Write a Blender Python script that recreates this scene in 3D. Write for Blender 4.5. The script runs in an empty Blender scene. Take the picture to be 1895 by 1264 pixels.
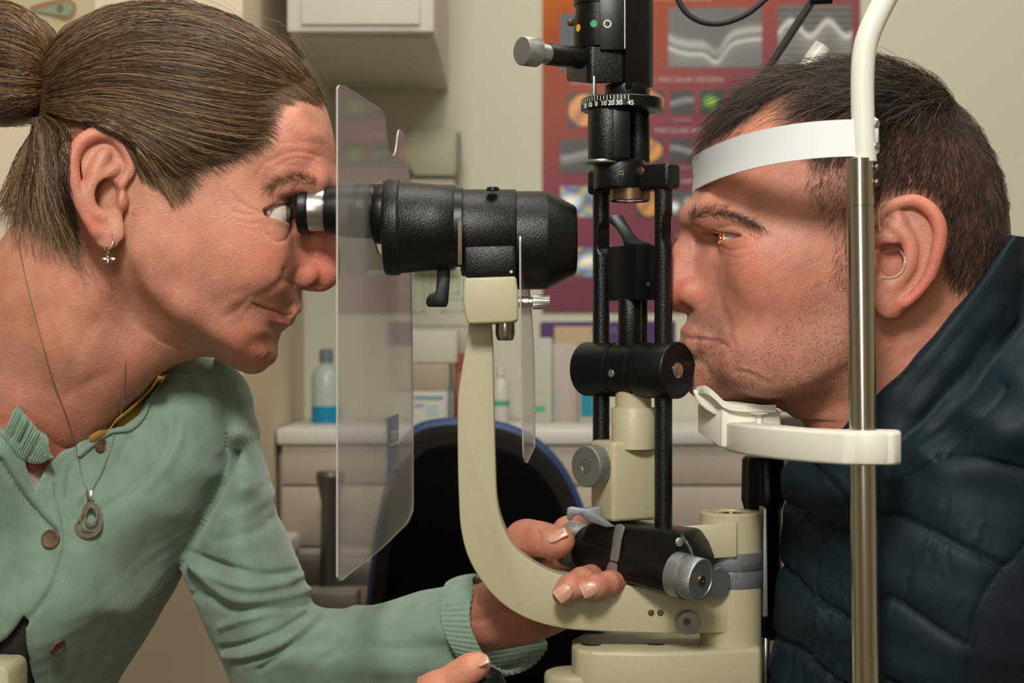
import bpy, bmesh, math, random
import numpy as np
from mathutils import Vector, Matrix

random.seed(7)
rng = np.random.default_rng(7)
scn = bpy.context.scene
COL = scn.collection

# ---------------------------------------------------------------- camera
D, SC, CX, CY, ZC = 1.1, 2800.0, 947.5, 632.0, 1.2      # camera distance, px per metre at Y=0, frame centre, camera height
cam = bpy.data.cameras.new('camera'); camo = bpy.data.objects.new('camera', cam); COL.objects.link(camo)
camo.location = (0, -D, ZC); camo.rotation_euler = (math.pi/2, 0, 0)
cam.sensor_width = 36.0; cam.lens = 36.0*D*SC/1895.0; cam.clip_start = 0.05
cam.dof.use_dof = True; cam.dof.focus_distance = D-0.045; cam.dof.aperture_fstop = 9.0
scn.camera = camo

# ---------------------------------------------------------------- light
w = bpy.data.worlds.new('world'); scn.world = w; w.use_nodes = True
w.node_tree.nodes['Background'].inputs[0].default_value = (1.0, 0.93, 0.84, 1)
w.node_tree.nodes['Background'].inputs[1].default_value = 0.34
def area(name, loc, target, size, power, col):
    l = bpy.data.lights.new(name, 'AREA'); l.shape = 'RECTANGLE'; l.size = size[0]; l.size_y = size[1]; l.energy = power; l.color = col
    o = bpy.data.objects.new(name, l); COL.objects.link(o); o.location = loc
    o.rotation_euler = (Vector(target)-Vector(loc)).to_track_quat('-Z', 'Y').to_euler()
    return o
area('flash_light', (-0.10, -1.12, 2.00), (0.0, 0.0, 1.25), (0.24, 0.24), 19, (1.0, 0.96, 0.90))
area('ceiling_panel_light', (0.30, 0.10, 2.48), (0.30, 0.1, 1.0), (1.2, 0.6), 16, (1.0, 0.95, 0.86))
area('rear_fill_light', (0.0, -1.6, 2.48), (0.0, -1.2, 0.0), (2.4, 1.2), 15, (1.0, 0.95, 0.87))  # unseen fill added behind the camera to brighten the enclosed room
area('camera_side_light', (-0.18, -1.75, 1.40), (0.0, 0.0, 1.2), (0.34, 0.60), 4.0, (1.0, 0.96, 0.90))
scn.view_settings.view_transform = 'Standard'; scn.view_settings.look = 'None'
scn.view_settings.gamma = 1.0; scn.view_settings.use_curve_mapping = False
scn.view_settings.exposure = -0.12
scn.cycles.max_bounces = 10; scn.cycles.transparent_max_bounces = 12

# ---------------------------------------------------------------- helpers
def P(px, py, Y=0.0):
    s = (D+Y)/D
    return Vector(((px-CX)/SC*s, Y, ZC-(py-CY)/SC*s))
def srgb(h):
    h = h.lstrip('#'); c = [int(h[i:i+2], 16)/255 for i in (0, 2, 4)]
    return tuple((x/12.92 if x <= .04045 else ((x+.055)/1.055)**2.4) for x in c)
def mat(name, col, rough=0.5, metal=0.0, spec=0.5, bump=0.0, bscale=800.0, var=0.0, vscale=30.0, sss=0.0, coat=0.0, attr=None, sheen=0.0, trans=0.0, alpha=1.0, bdist=0.0005, ior=1.45):
    m = bpy.data.materials.new(name); m.use_nodes = True
    nt = m.node_tree; b = nt.nodes['Principled BSDF']
    col = srgb(col) if isinstance(col, str) else col
    b.inputs['Base Color'].default_value = (*col, 1); b.inputs['Roughness'].default_value = rough
    b.inputs['Metallic'].default_value = metal; b.inputs['Specular IOR Level'].default_value = spec
    b.inputs['Coat Weight'].default_value = coat; b.inputs['Sheen Weight'].default_value = sheen
    b.inputs['Transmission Weight'].default_value = trans; b.inputs['Alpha'].default_value = alpha
    b.inputs['IOR'].default_value = ior
    if sss:
        b.inputs['Subsurface Weight'].default_value = sss
        b.inputs['Subsurface Radius'].default_value = (1.0, 0.35, 0.2); b.inputs['Subsurface Scale'].default_value = 0.006
    src = None
    tc = nt.nodes.new('ShaderNodeTexCoord')
    if attr:
        a = nt.nodes.new('ShaderNodeAttribute'); a.attribute_name = attr; src = a.outputs['Color']
    if var:
        n = nt.nodes.new('ShaderNodeTexNoise'); n.inputs['Scale'].default_value = vscale; n.inputs['Detail'].default_value = 6
        nt.links.new(tc.outputs['Object'], n.inputs['Vector'])
        mr = nt.nodes.new('ShaderNodeMapRange'); mr.inputs[1].default_value = 0.3; mr.inputs[2].default_value = 0.7
        mr.inputs[3].default_value = 1-var; mr.inputs[4].default_value = 1+var
        nt.links.new(n.outputs[0], mr.inputs[0])
        mx = nt.nodes.new('ShaderNodeMix'); mx.data_type = 'RGBA'; mx.blend_type = 'MULTIPLY'; mx.inputs[0].default_value = 1
        if src: nt.links.new(src, mx.inputs[6])
        else: mx.inputs[6].default_value = (*col, 1)
        nt.links.new(mr.outputs[0], mx.inputs[7]); src = mx.outputs[2]
    if src: nt.links.new(src, b.inputs['Base Color'])
    if bump:
        n = nt.nodes.new('ShaderNodeTexNoise'); n.inputs['Scale'].default_value = bscale; n.inputs['Detail'].default_value = 3
        nt.links.new(tc.outputs['Object'], n.inputs['Vector'])
        bp = nt.nodes.new('ShaderNodeBump'); bp.inputs['Strength'].default_value = bump; bp.inputs['Distance'].default_value = bdist
        nt.links.new(n.outputs[0], bp.inputs['Height']); nt.links.new(bp.outputs[0], b.inputs['Normal'])
    return m
def tag(o, label=None, cat=None, group=None, kind=None):
    if label: o['label'] = label
    if cat: o['category'] = cat
    if group: o['group'] = group
    if kind: o['kind'] = kind
    return o
def empty(name, loc, label=None, cat=None, group=None):
    o = bpy.data.objects.new(name, None); COL.objects.link(o); o.location = loc; o.empty_display_size = 0.02
    return tag(o, label, cat, group)
def link(name, me, m, parent=None):
    o = bpy.data.objects.new(name, me); COL.objects.link(o)
    if m is not None:
        for mm in (m if isinstance(m, (list, tuple)) else [m]): me.materials.append(mm)
    if parent is not None:
        o.parent = parent
        pl = Vector(parent.location)
        if parent.parent: pl = pl + Vector(parent.parent.location)
        o.location = -pl
    return o
# every mesh is written in world coordinates; link() moves it back by the parent's offset
def mesh_np(name, V, F, smooth=True, col=None, colname='Col'):
    me = bpy.data.meshes.new(name)
    V = np.asarray(V, np.float32); F = np.asarray(F, np.int32); n = F.shape[1]
    me.vertices.add(len(V)); me.vertices.foreach_set('co', V.ravel())
    me.loops.add(F.size); me.loops.foreach_set('vertex_index', F.ravel())
    me.polygons.add(len(F)); me.polygons.foreach_set('loop_start', np.arange(0, F.size, n, dtype=np.int32))
    me.polygons.foreach_set('loop_total', np.full(len(F), n, np.int32))
    me.polygons.foreach_set('use_smooth', np.full(len(F), smooth, bool))
    me.update(calc_edges=True)
    if col is not None:
        a = me.color_attributes.new(colname, 'FLOAT_COLOR', 'POINT')
        c = np.ones((len(V), 4), np.float32); c[:, :3] = col; a.data.foreach_set('color', c.ravel())
    return me

# ---------------------------------------------------------------- implicit modelling (metres in world space)
def smin(a, b, k):
    if k <= 0: return np.minimum(a, b)
    h = np.maximum(k-np.abs(a-b), 0)/k
    return np.minimum(a, b)-h*h*k*0.25
def smax(a, b, k): return -smin(-a, -b, k)
class Vol:
    def __init__(s, lo, hi, h):
        s.lo = np.array(lo, float); s.h = h; s.n = np.ceil((np.array(hi)-s.lo)/h).astype(int)+1
        s.a = np.full(s.n, 0.05, np.float32)
    def sub(s, lo, hi):
        i0 = np.maximum(((np.array(lo)-s.lo)/s.h).astype(int), 0); i1 = np.minimum(((np.array(hi)-s.lo)/s.h).astype(int)+2, s.n)
        return i0, np.maximum(i1, i0)
    def apply(s, fn, lo, hi, k, op='u'):
        i0, i1 = s.sub(lo, hi)
        if (i1 <= i0).any(): return
        ax = [(s.lo[d]+np.arange(i0[d], i1[d])*s.h).astype(np.float32) for d in range(3)]
        f = fn(ax[0][:, None, None], ax[1][None, :, None], ax[2][None, None, :])
        sl = tuple(slice(i0[d], i1[d]) for d in range(3))
        cur = s.a[sl]
        if op == 'u': s.a[sl] = smin(cur, f, k)
        elif op == 's': s.a[sl] = smax(cur, -f, k)
        else: s.a[sl] = smax(cur, f, k)
    def caps(s, pts, rads, k=0.004, flat=1.0):
        """chain of round cones through pts"""
        for i in range(len(pts)-1):
            a, b = np.array(pts[i], np.float32), np.array(pts[i+1], np.float32); ra, rb = rads[i], rads[i+1]
            R = max(ra, rb)+k+0.003
            def fn(X, Y, Z, a=a, b=b, ra=ra, rb=rb):
                ab = b-a; L = float(ab@ab)+1e-12
                t = np.clip(((X-a[0])*ab[0]+(Y-a[1])*ab[1]+(Z-a[2])*ab[2])/L, 0, 1)
                return np.sqrt((X-a[0]-t*ab[0])**2+((Y-a[1]-t*ab[1])*flat)**2+(Z-a[2]-t*ab[2])**2)-(ra+(rb-ra)*t)
            s.apply(fn, np.minimum(a, b)-R, np.maximum(a, b)+R, k)
    def ell(s, c, r, k=0.004, op='u', rot=0.0):
        c = np.array(c, np.float32); r = np.array(r, np.float32); ca, sa = math.cos(rot), math.sin(rot)
        def fn(X, Y, Z):
            x = X-c[0]; z = Z-c[2]; x, z = x*ca+z*sa, -x*sa+z*ca; y = Y-c[1]
            k0 = np.sqrt((x/r[0])**2+(y/r[1])**2+(z/r[2])**2); k1 = np.sqrt((x/r[0]**2)**2+(y/r[1]**2)**2+(z/r[2]**2)**2)+1e-9
            return k0*(k0-1)/k1
        R = max(r)+k+0.004
        s.apply(fn, c-R, c+R, k, op)
    def nets(s):
        a = s.a; ins = a < 0
        c = ins[:-1, :-1, :-1].astype(np.int8)
        for dx in (0, 1):
            for dy in (0, 1):
                for dz in (0, 1):
                    if dx+dy+dz: c = c+ins[dx:a.shape[0]-1+dx, dy:a.shape[1]-1+dy, dz:a.shape[2]-1+dz]
        act = (c > 0) & (c < 8); idx = np.argwhere(act)
        vid = np.full(act.shape, -1, np.int32); vid[act] = np.arange(len(idx))
        acc = np.zeros((len(idx), 3)); cnt = np.zeros(len(idx))
        cor = [(x, y, z) for x in (0, 1) for y in (0, 1) for z in (0, 1)]
        val = {q: a[idx[:, 0]+q[0], idx[:, 1]+q[1], idx[:, 2]+q[2]].astype(float) for q in cor}
        for q in cor:
            for d in range(3):
                if q[d] == 0:
                    r = list(q); r[d] = 1; r = tuple(r); v0, v1 = val[q], val[r]
                    m = (v0 < 0) != (v1 < 0); t = np.where(m, v0/np.where(m, v0-v1, 1), 0)
                    p = np.tile(np.array(q, float), (len(idx), 1)); p[:, d] += t
                    acc[m] += p[m]; cnt[m] += 1
        V = s.lo+(idx+acc/cnt[:, None])*s.h
        Fs = []
        for d in range(3):
            e, g = [(1, 2), (2, 0), (0, 1)][d]
            sl0 = [slice(None)]*3; sl1 = [slice(None)]*3; sl0[d] = slice(0, -1); sl1[d] = slice(1, None)
            i0 = ins[tuple(sl0)]; i1 = ins[tuple(sl1)]; ed = np.argwhere(i0 != i1)
            ok = (ed[:, e] > 0) & (ed[:, g] > 0) & (ed[:, e] < vid.shape[e]) & (ed[:, g] < vid.shape[g]) & (ed[:, d] < vid.shape[d])
            ed = ed[ok]; flip = i0[tuple(ed.T)]
            def at(oe, og):
                q = ed.copy(); q[:, e] -= oe; q[:, g] -= og; return vid[tuple(q.T)]
            f = np.stack([at(1, 1), at(0, 1), at(0, 0), at(1, 0)], 1)
            f[~flip] = f[~flip][:, ::-1]; Fs.append(f)
        return V, np.concatenate(Fs)
def normals(V, F):
    n = np.cross(V[F[:, 2]]-V[F[:, 0]], V[F[:, 3]]-V[F[:, 1]])
    N = np.zeros_like(V)
    for i in range(4):
        for k in range(3): N[:, k] += np.bincount(F[:, i], weights=n[:, k], minlength=len(V))
    return N/(np.linalg.norm(N, axis=1, keepdims=True)+1e-12)
def laplace(V, F, it=1, lam=0.5):
    V = V.copy(); n = len(V); a = np.concatenate([F[:, i] for i in range(4)]+[F[:, (i+1) % 4] for i in range(4)]); b = np.concatenate([F[:, (i+1) % 4] for i in range(4)]+[F[:, i] for i in range(4)])
    c = np.maximum(np.bincount(a, minlength=n), 1)
    for _ in range(it):
        A = np.stack([np.bincount(a, weights=V[b, k], minlength=n) for k in range(3)], 1)
        V += lam*(A/c[:, None]-V)
    return V
def poly_dist(poly, x, y, closed=True):
    """signed distance (negative inside) for arrays x, y in px"""
    pts = np.array(poly, float); n = len(pts); d = np.full(x.shape, 1e9); ins = np.zeros(x.shape, bool)
    for i in range(n if closed else n-1):
        a, b = pts[i], pts[(i+1) % n]; ab = b-a; t = np.clip(((x-a[0])*ab[0]+(y-a[1])*ab[1])/(ab@ab+1e-9), 0, 1)
        d = np.minimum(d, np.hypot(x-a[0]-t*ab[0], y-a[1]-t*ab[1]))
        if closed:
            c = ((a[1] > y) != (b[1] > y)) & (x < (b[0]-a[0])*(y-a[1])/(b[1]-a[1]+1e-12)+a[0]); ins ^= c
    return np.where(ins, -d, d) if closed else d
def smooth_poly(pts, n=6, closed=True):
    pts = [np.array(p, float) for p in pts]; N = len(pts); out = []
    for i in range(N if closed else N-1):
        p0 = pts[(i-1) % N] if closed or i > 0 else pts[0]; p1 = pts[i]; p2 = pts[(i+1) % N]; p3 = pts[(i+2) % N] if closed or i+2 < N else pts[-1]
        for k in range(n):
            t = k/n; out.append(0.5*((2*p1)+(-p0+p2)*t+(2*p0-5*p1+4*p2-p3)*t*t+(-p0+3*p1-3*p2+p3)*t**3))
    if not closed: out.append(pts[-1])
    return np.array(out)
class Inflate:
    """body symmetric about the plane Y=Yc; outline and lateral half-widths (mm) given in photo px"""
    def __init__(s, outline, ctrl, Yc=0.0, edge=30.0, step=22.0):
        s.Yc = Yc; s.k = 1+Yc/D
        o = smooth_poly(outline, 6); o = np.array([s.uv(p[0], p[1], Yc) for p in o]); s.poly = o
        L = np.r_[0, np.cumsum(np.hypot(*(np.roll(o, -1, 0)-o).T))]; n = int(L[-1]/step)
        oc = np.vstack([o, o[:1]]); t = np.linspace(0, L[-1], n, endpoint=False)
        ring = np.stack([np.interp(t, L, oc[:, 0]), np.interp(t, L, oc[:, 1])], 1)
        tan = np.roll(ring, -1, 0)-np.roll(ring, 1, 0); nn = np.stack([tan[:, 1], -tan[:, 0]], 1); nn /= np.linalg.norm(nn, axis=1, keepdims=True)
        area2 = np.sum(ring[:, 0]*np.roll(ring[:, 1], -1)-np.roll(ring[:, 0], -1)*ring[:, 1])
        if area2 < 0: nn = -nn
        outp = ring+nn*20
        cp = np.array([s.uv(c[0], c[1], Yc-c[2]/1000.) for c in ctrl]); cg = np.array([c[2]**2 for c in ctrl], float)
        s.X = np.vstack([ring, outp, cp]); g = np.r_[np.zeros(n), np.full(n, -2*edge*20/2.8), cg]
        # thin plate spline with a linear part
        s.m = s.X.mean(0); Q = (s.X-s.m)/300.; s.Q = Q; N = len(Q)
        r2 = ((Q[:, None]-Q[None])**2).sum(2); K = 0.5*r2*np.log(r2+1e-12); K[np.diag_indices(N)] = 1e-5
        A = np.zeros((N+3, N+3)); A[:N, :N] = K; A[:N, N] = 1; A[:N, N+1:] = Q; A[N:, :N] = A[:N, N:].T
        s.w = np.linalg.solve(A, np.r_[g, 0, 0, 0])
    @staticmethod
    def uv(px, py, y):
        k = 1+y/D; return (CX+(px-CX)*k, CY+(py-CY)*k)
    def g(s, u, v):
        """w^2 in mm^2 at world side coordinates u,v (px at Y=0)"""
        sh = u.shape; q = (np.stack([u.ravel(), v.ravel()], 1)-s.m)/300.; out = np.empty(len(q)); N = len(s.Q)
        for i in range(0, len(q), 20000):
            c = q[i:i+20000]; r2 = ((c[:, None]-s.Q[None])**2).sum(2)
            out[i:i+20000] = (0.5*r2*np.log(r2+1e-12))@s.w[:N]+s.w[N]+c@s.w[N+1:]
        out = out.reshape(sh); d = poly_dist(s.poly, u, v)
        return np.where(d > 0, np.minimum(out, -25*d), np.maximum(out, -8*d))
    def fn(s):
        def f(X, Y, Z):
            u = (X[:, 0, 0]*SC+CX)[:, None]+0*Z[0, 0][None]; v = (CY-(Z[0, 0]-ZC)*SC)[None]+0*X[:, 0, 0][:, None]
            g = s.g(u.astype(float), v.astype(float))
            h = abs(float(X[1, 0, 0]-X[0, 0, 0]))*1000; gx, gz = np.gradient(g, h)
            gg = (gx**2+gz**2).astype(np.float32)[:, None, :]; g = g.astype(np.float32)[:, None, :]
            y = (Y-s.Yc)*1000
            return (y*y-g)/np.sqrt(gg+4*y*y+4.0)*0.001
        return f
    def bounds(s, wmax=0.1):
        lo = s.poly.min(0); hi = s.poly.max(0)
        return (((lo[0]-CX)/SC-.006, s.Yc-wmax, ZC-(hi[1]-CY)/SC-.006), ((hi[0]-CX)/SC+.006, s.Yc+wmax, ZC-(lo[1]-CY)/SC+.006))
    def y(s, px, py, off=0.0):
        """world point on the near surface seen at photo px,py (arrays); off pushes out towards the camera (m)"""
        px = np.asarray(px, float); py = np.asarray(py, float); y = np.full(px.shape, s.Yc-0.05)
        for _ in range(6):
            k = 1+y/D; g = s.g(CX+(px-CX)*k, CY+(py-CY)*k); y = s.Yc-np.sqrt(np.maximum(g, 0))/1000.-off
        k = 1+y/D
        return np.stack([(px-CX)/SC*k, y, ZC-(py-CY)/SC*k], -1)
def to_px(V, Yc=0.0, mirror=True):
    y = V[:, 1]
    if mirror: y = Yc-np.abs(y-Yc)
    k = 1+y/D
    return V[:, 0]*SC/k+CX, CY-(V[:, 2]-ZC)*SC/k
def stroke_w(x, y, pts, width):
    """0..1 weight of a soft brush stroke along a px polyline"""
    if len(pts) == 1:
        d = np.hypot(x-pts[0][0], y-pts[0][1])
    else: d = poly_dist(smooth_poly(pts, 5, closed=False), x, y, closed=False)
    return np.exp(-(d/width)**2)
def apply_strokes(V, N, strokes, Yc=0.0, mask=None, mirror=True, gain=1.0, wide=1.0):
    """strokes: (pts, width px, amount mm); amount along the outward normal"""
    x, y = to_px(V, Yc, mirror); disp = np.zeros(len(V))
    for pts, wd, am in strokes:
        wd, am = wd*wide, am*gain
        a = np.array(pts, float); sel = (x > a[:, 0].min()-3*wd) & (x < a[:, 0].max()+3*wd) & (y > a[:, 1].min()-3*wd) & (y < a[:, 1].max()+3*wd)
        if mask is not None: sel &= mask
        if sel.any(): disp[sel] += am*stroke_w(x[sel], y[sel], pts, wd)
    return V+N*disp[:, None]*0.001
def paint(col, x, y, pts, wd, c, st):
    wgt = (stroke_w(x, y, pts, wd)*st)[:, None]; return col*(1-wgt)+np.array(c)*wgt
def soften(V, F, x, y, spots, it=30):
    S = laplace(V, F, it, .5); w_ = np.zeros(len(V))
    for px, py, r, a in spots: w_ = np.maximum(w_, a*np.exp(-(((x-px)/r)**2+((y-py)/r)**2)))
    return V*(1-w_[:, None])+S*w_[:, None]
def vnoise(V, scale, seed=0):
    """cheap smooth value noise in [-1,1]"""
    r = np.random.default_rng(seed); out = np.zeros(len(V))
    for i in range(6):
        k = r.normal(size=3)*scale*(1+0.5*i); out += np.sin(V@k+r.uniform(0, 6.28))
    return out/3.0
def tubes(name, strands, rad, cols, m, parent, sides=3, taper=True):
    """strands: list of (n,3) arrays (same n); one mesh of fine tubes"""
    S = np.asarray(strands, float); n, k, _ = S.shape
    T = np.gradient(S, axis=1); T /= np.linalg.norm(T, axis=2, keepdims=True)+1e-12
    up = np.array([0.21, -0.95, 0.23]); A = np.cross(T, up); A /= np.linalg.norm(A, axis=2, keepdims=True)+1e-12; B = np.cross(T, A)
    rad = np.broadcast_to(np.asarray(rad, float).reshape(-1, 1), (n, k))
    if taper: rad = rad*(np.linspace(1, 0.25, k)[None]**0.7)*np.clip(0.2+np.linspace(0, 4, k), 0, 1)[None]
    V = np.stack([S+(A*math.cos(6.2832*j/sides)+B*math.sin(6.2832*j/sides))*rad[..., None] for j in range(sides)], 2)
    base = np.arange(n*k*sides).reshape(n, k, sides); F = []
    for j in range(sides):
        q = (j+1) % sides; F.append(np.stack([base[:, :-1, j], base[:, 1:, j], base[:, 1:, q], base[:, :-1, q]], -1).reshape(-1, 4))
    c = np.repeat(np.asarray(cols, float), k*sides, axis=0)
    return link(name, mesh_np(name, V.reshape(-1, 3), np.concatenate(F), True, c), m, parent)
# ================================================================ materials of the people
M = {}
M['skin'] = mat('skin', '#c98f74', rough=0.46, spec=0.42, bump=0.7, bscale=800, var=0.10, vscale=70, sss=0.35, attr='Col', bdist=0.0006)
M['hair'] = mat('hair', '#6b4d35', rough=0.42, spec=0.45, attr='Col')
M['eye'] = mat('eyeball', '#d8d2ca', rough=0.08, spec=0.6, attr='Col', coat=0.6)
SK_W = np.array(srgb('#c0866e')); SK_M = np.array(srgb('#ba8069'))

def eyeball(name, c, R, look, iris, parent, slit=False):
    """eyeball with cornea bulge; look = -1 or +1 along X"""
    nu, nv = 48, 36; V = []; C = []
    th = np.linspace(0, math.pi, nv); ph = np.linspace(0, 2*math.pi, nu, endpoint=False)
    for t in th:
        for p in ph:
            d = np.array([look*math.cos(t), math.sin(t)*math.cos(p), math.sin(t)*math.sin(p)])
            ang = t; r = R+(0.0014*max(0, 1-(ang/0.52)**2))
            V.append(np.array(c)+d*r)
            if ang < 0.17: C.append((.004, .003, .003))
            elif ang < 0.47:
                f = 0.8+0.3*math.sin(p*17)*math.sin(p*5); C.append(tuple(np.array(iris)*f*(0.55 if ang > .43 else 1)))
            else: C.append(tuple(np.array(srgb('#d9cfc6'))*(1-0.15*min(1, (ang-.47)))))
    F = [(i*nu+j, i*nu+(j+1) % nu, (i+1)*nu+(j+1) % nu, (i+1)*nu+j) for i in range(nv-1) for j in range(nu)]
    if look > 0: F = [f[::-1] for f in F]
    return link(name, mesh_np(name, V, F, True, C), M['eye'], parent)

def lids(vol, c, R, look, yc, opening, k=0.0015, th=0.0016):
    """thick lid sphere around the eyeball with an almond opening; opening=(z centre, half height, half width, x start, slant)"""
    vol.ell(c, (R+th, R+th, R+th), k=0.006)
    zc, hh, hw, xs, sl = opening
    def cut(X, Y, Z):
        t = np.clip(look*(X-xs)/0.013, 0, 1.3)+0*Y; zz = zc+sl*(np.abs(Y)-abs(yc))
        q = hh*t**.7; up = (Z-zz)-q; dn = (zz-Z)-q
        return np.maximum(np.maximum(np.maximum(up, dn)*0.8, look*(xs-X)), (abs(yc)-.0135)-np.abs(Y))
    vol.apply(cut, np.array(c)-0.022, np.array(c)+0.022, k, 's')

def ear(vol, outline, helix, anti, lobe, tragus, y0, flare, x0, sgn, conch, side=-1, hr=0.0032):
    """sgn: direction (+1/-1) in X in which the ear stands off the head; coordinates in photo px"""
    def yy(px): return side*(y0+flare*max(0.0, sgn*(px-x0)/120.0))
    for sd in (-1, 1):
        def W(px, py, off=0.0):
            y = -(abs(yy(px))+off); k = 1+y/D
            return np.array([(px-CX)/SC*k, sd*abs(y), ZC-(py-CY)/SC*k])
        k0 = 1-y0/D
        pl = smooth_poly(outline, 5); pl = np.array([[CX+(p[0]-CX)*k0, CY+(p[1]-CY)*k0] for p in pl])
        def slab(X, Y, Z):
            u = (X[:, 0, 0]*SC+CX)[:, None]+0*Z[0, 0][None]; v = (CY-(Z[0, 0]-ZC)*SC)[None]+0*X[:, 0, 0][:, None]
            d = (poly_dist(pl, u, v)/SC).astype(np.float32)[:, None, :]
            xx = sgn*(X*SC-(x0-CX)*k0)/120.0
            yc = sd*(y0+flare*np.maximum(0, xx))
            t = np.abs(Y-yc)-0.0018
            return smax(d+0.001, t, 0.002)
        lo = pl.min(0); hi = pl.max(0)
        vol.apply(slab, ((lo[0]-CX)/SC-.006, sd*(y0+.012)-.03, ZC-(hi[1]-CY)/SC-.006), ((hi[0]-CX)/SC+.006, sd*(y0+.012)+.03, ZC-(lo[1]-CY)/SC+.006), 0.005)
        hp = smooth_poly(helix, 5, closed=False)
        n = len(hp); vol.caps([W(p[0], p[1], 0.0022) for p in hp], [hr*(0.75+0.35*math.sin(math.pi*i/n)) for i in range(n)], k=0.0022)
        for an in anti:
            hp = smooth_poly(an, 4, closed=False); n = len(hp)
            vol.caps([W(p[0], p[1], 0.0016) for p in hp], [0.0026*(0.8+0.4*math.sin(math.pi*i/n)) for i in range(n)], k=0.004)
        lx, ly, lr = lobe; vol.ell(W(lx, ly, 0.001), (lr, 0.0042, lr*1.15), k=0.005)
        tx, ty = tragus; vol.ell(W(tx, ty, 0.0015), (0.0035, 0.0045, 0.0055), k=0.004)
        cx_, cy_, cr, cd = conch; q = W(cx_, cy_, 0.0)
        vol.ell(q+np.array([0, sd*0.001, 0]), (cr*0.85, cd, cr*1.1), k=0.003, op='s')

# ================================================================ the woman: head, neck, chest
W_OUT = [(112,74),(130,52),(170,36),(250,18),(330,14),(390,30),(460,60),(527,98),(575,143),(598,187),(610,221),(617,255),(620,290),(620,325),(615,355),(606,385),(602,420),(597,455),
  (580,500),(565,522),(557,535),(556,558),(549,571),(538,582),(538,592),(532,602),(515,612),(508,627),(506,643),(499,659),(485,674),(467,680),(442,676),(417,667),(385,654),(353,640),(310,618),
  (262,580),(215,510),(160,440),(100,400),(76,330),(80,250),(92,150)]
W_CTL = [(250,60,46),(250,130,64),(250,200,71),(150,250,69),(110,150,50),(380,120,56),(380,200,67),(450,120,46),(500,170,45),(480,240,59),(400,280,68),(560,200,43),(592,250,34),(565,290,49),
  (520,300,55),(480,330,59),(430,370,64),(330,330,69),(330,400,68),(240,380,69),(400,430,65),(460,430,58),(505,445,45),(545,325,50),(590,338,32),(582,385,15),(506,397,47),(535,397,30),(548,455,22),(572,480,14),(530,470,34),(512,462,42),(540,505,27),
  (500,490,44),(450,520,55),(522,535,35),(500,560,36),(470,570,43),(482,545,44),(545,556,16),(527,572,22),(520,600,24),(400,570,54),(330,520,62),(330,590,54),(400,625,46),(430,600,48),(460,640,35),(440,645,40),(485,652,24),
  (495,620,27),(280,540,61),(240,480,64),(170,400,62)]
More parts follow.
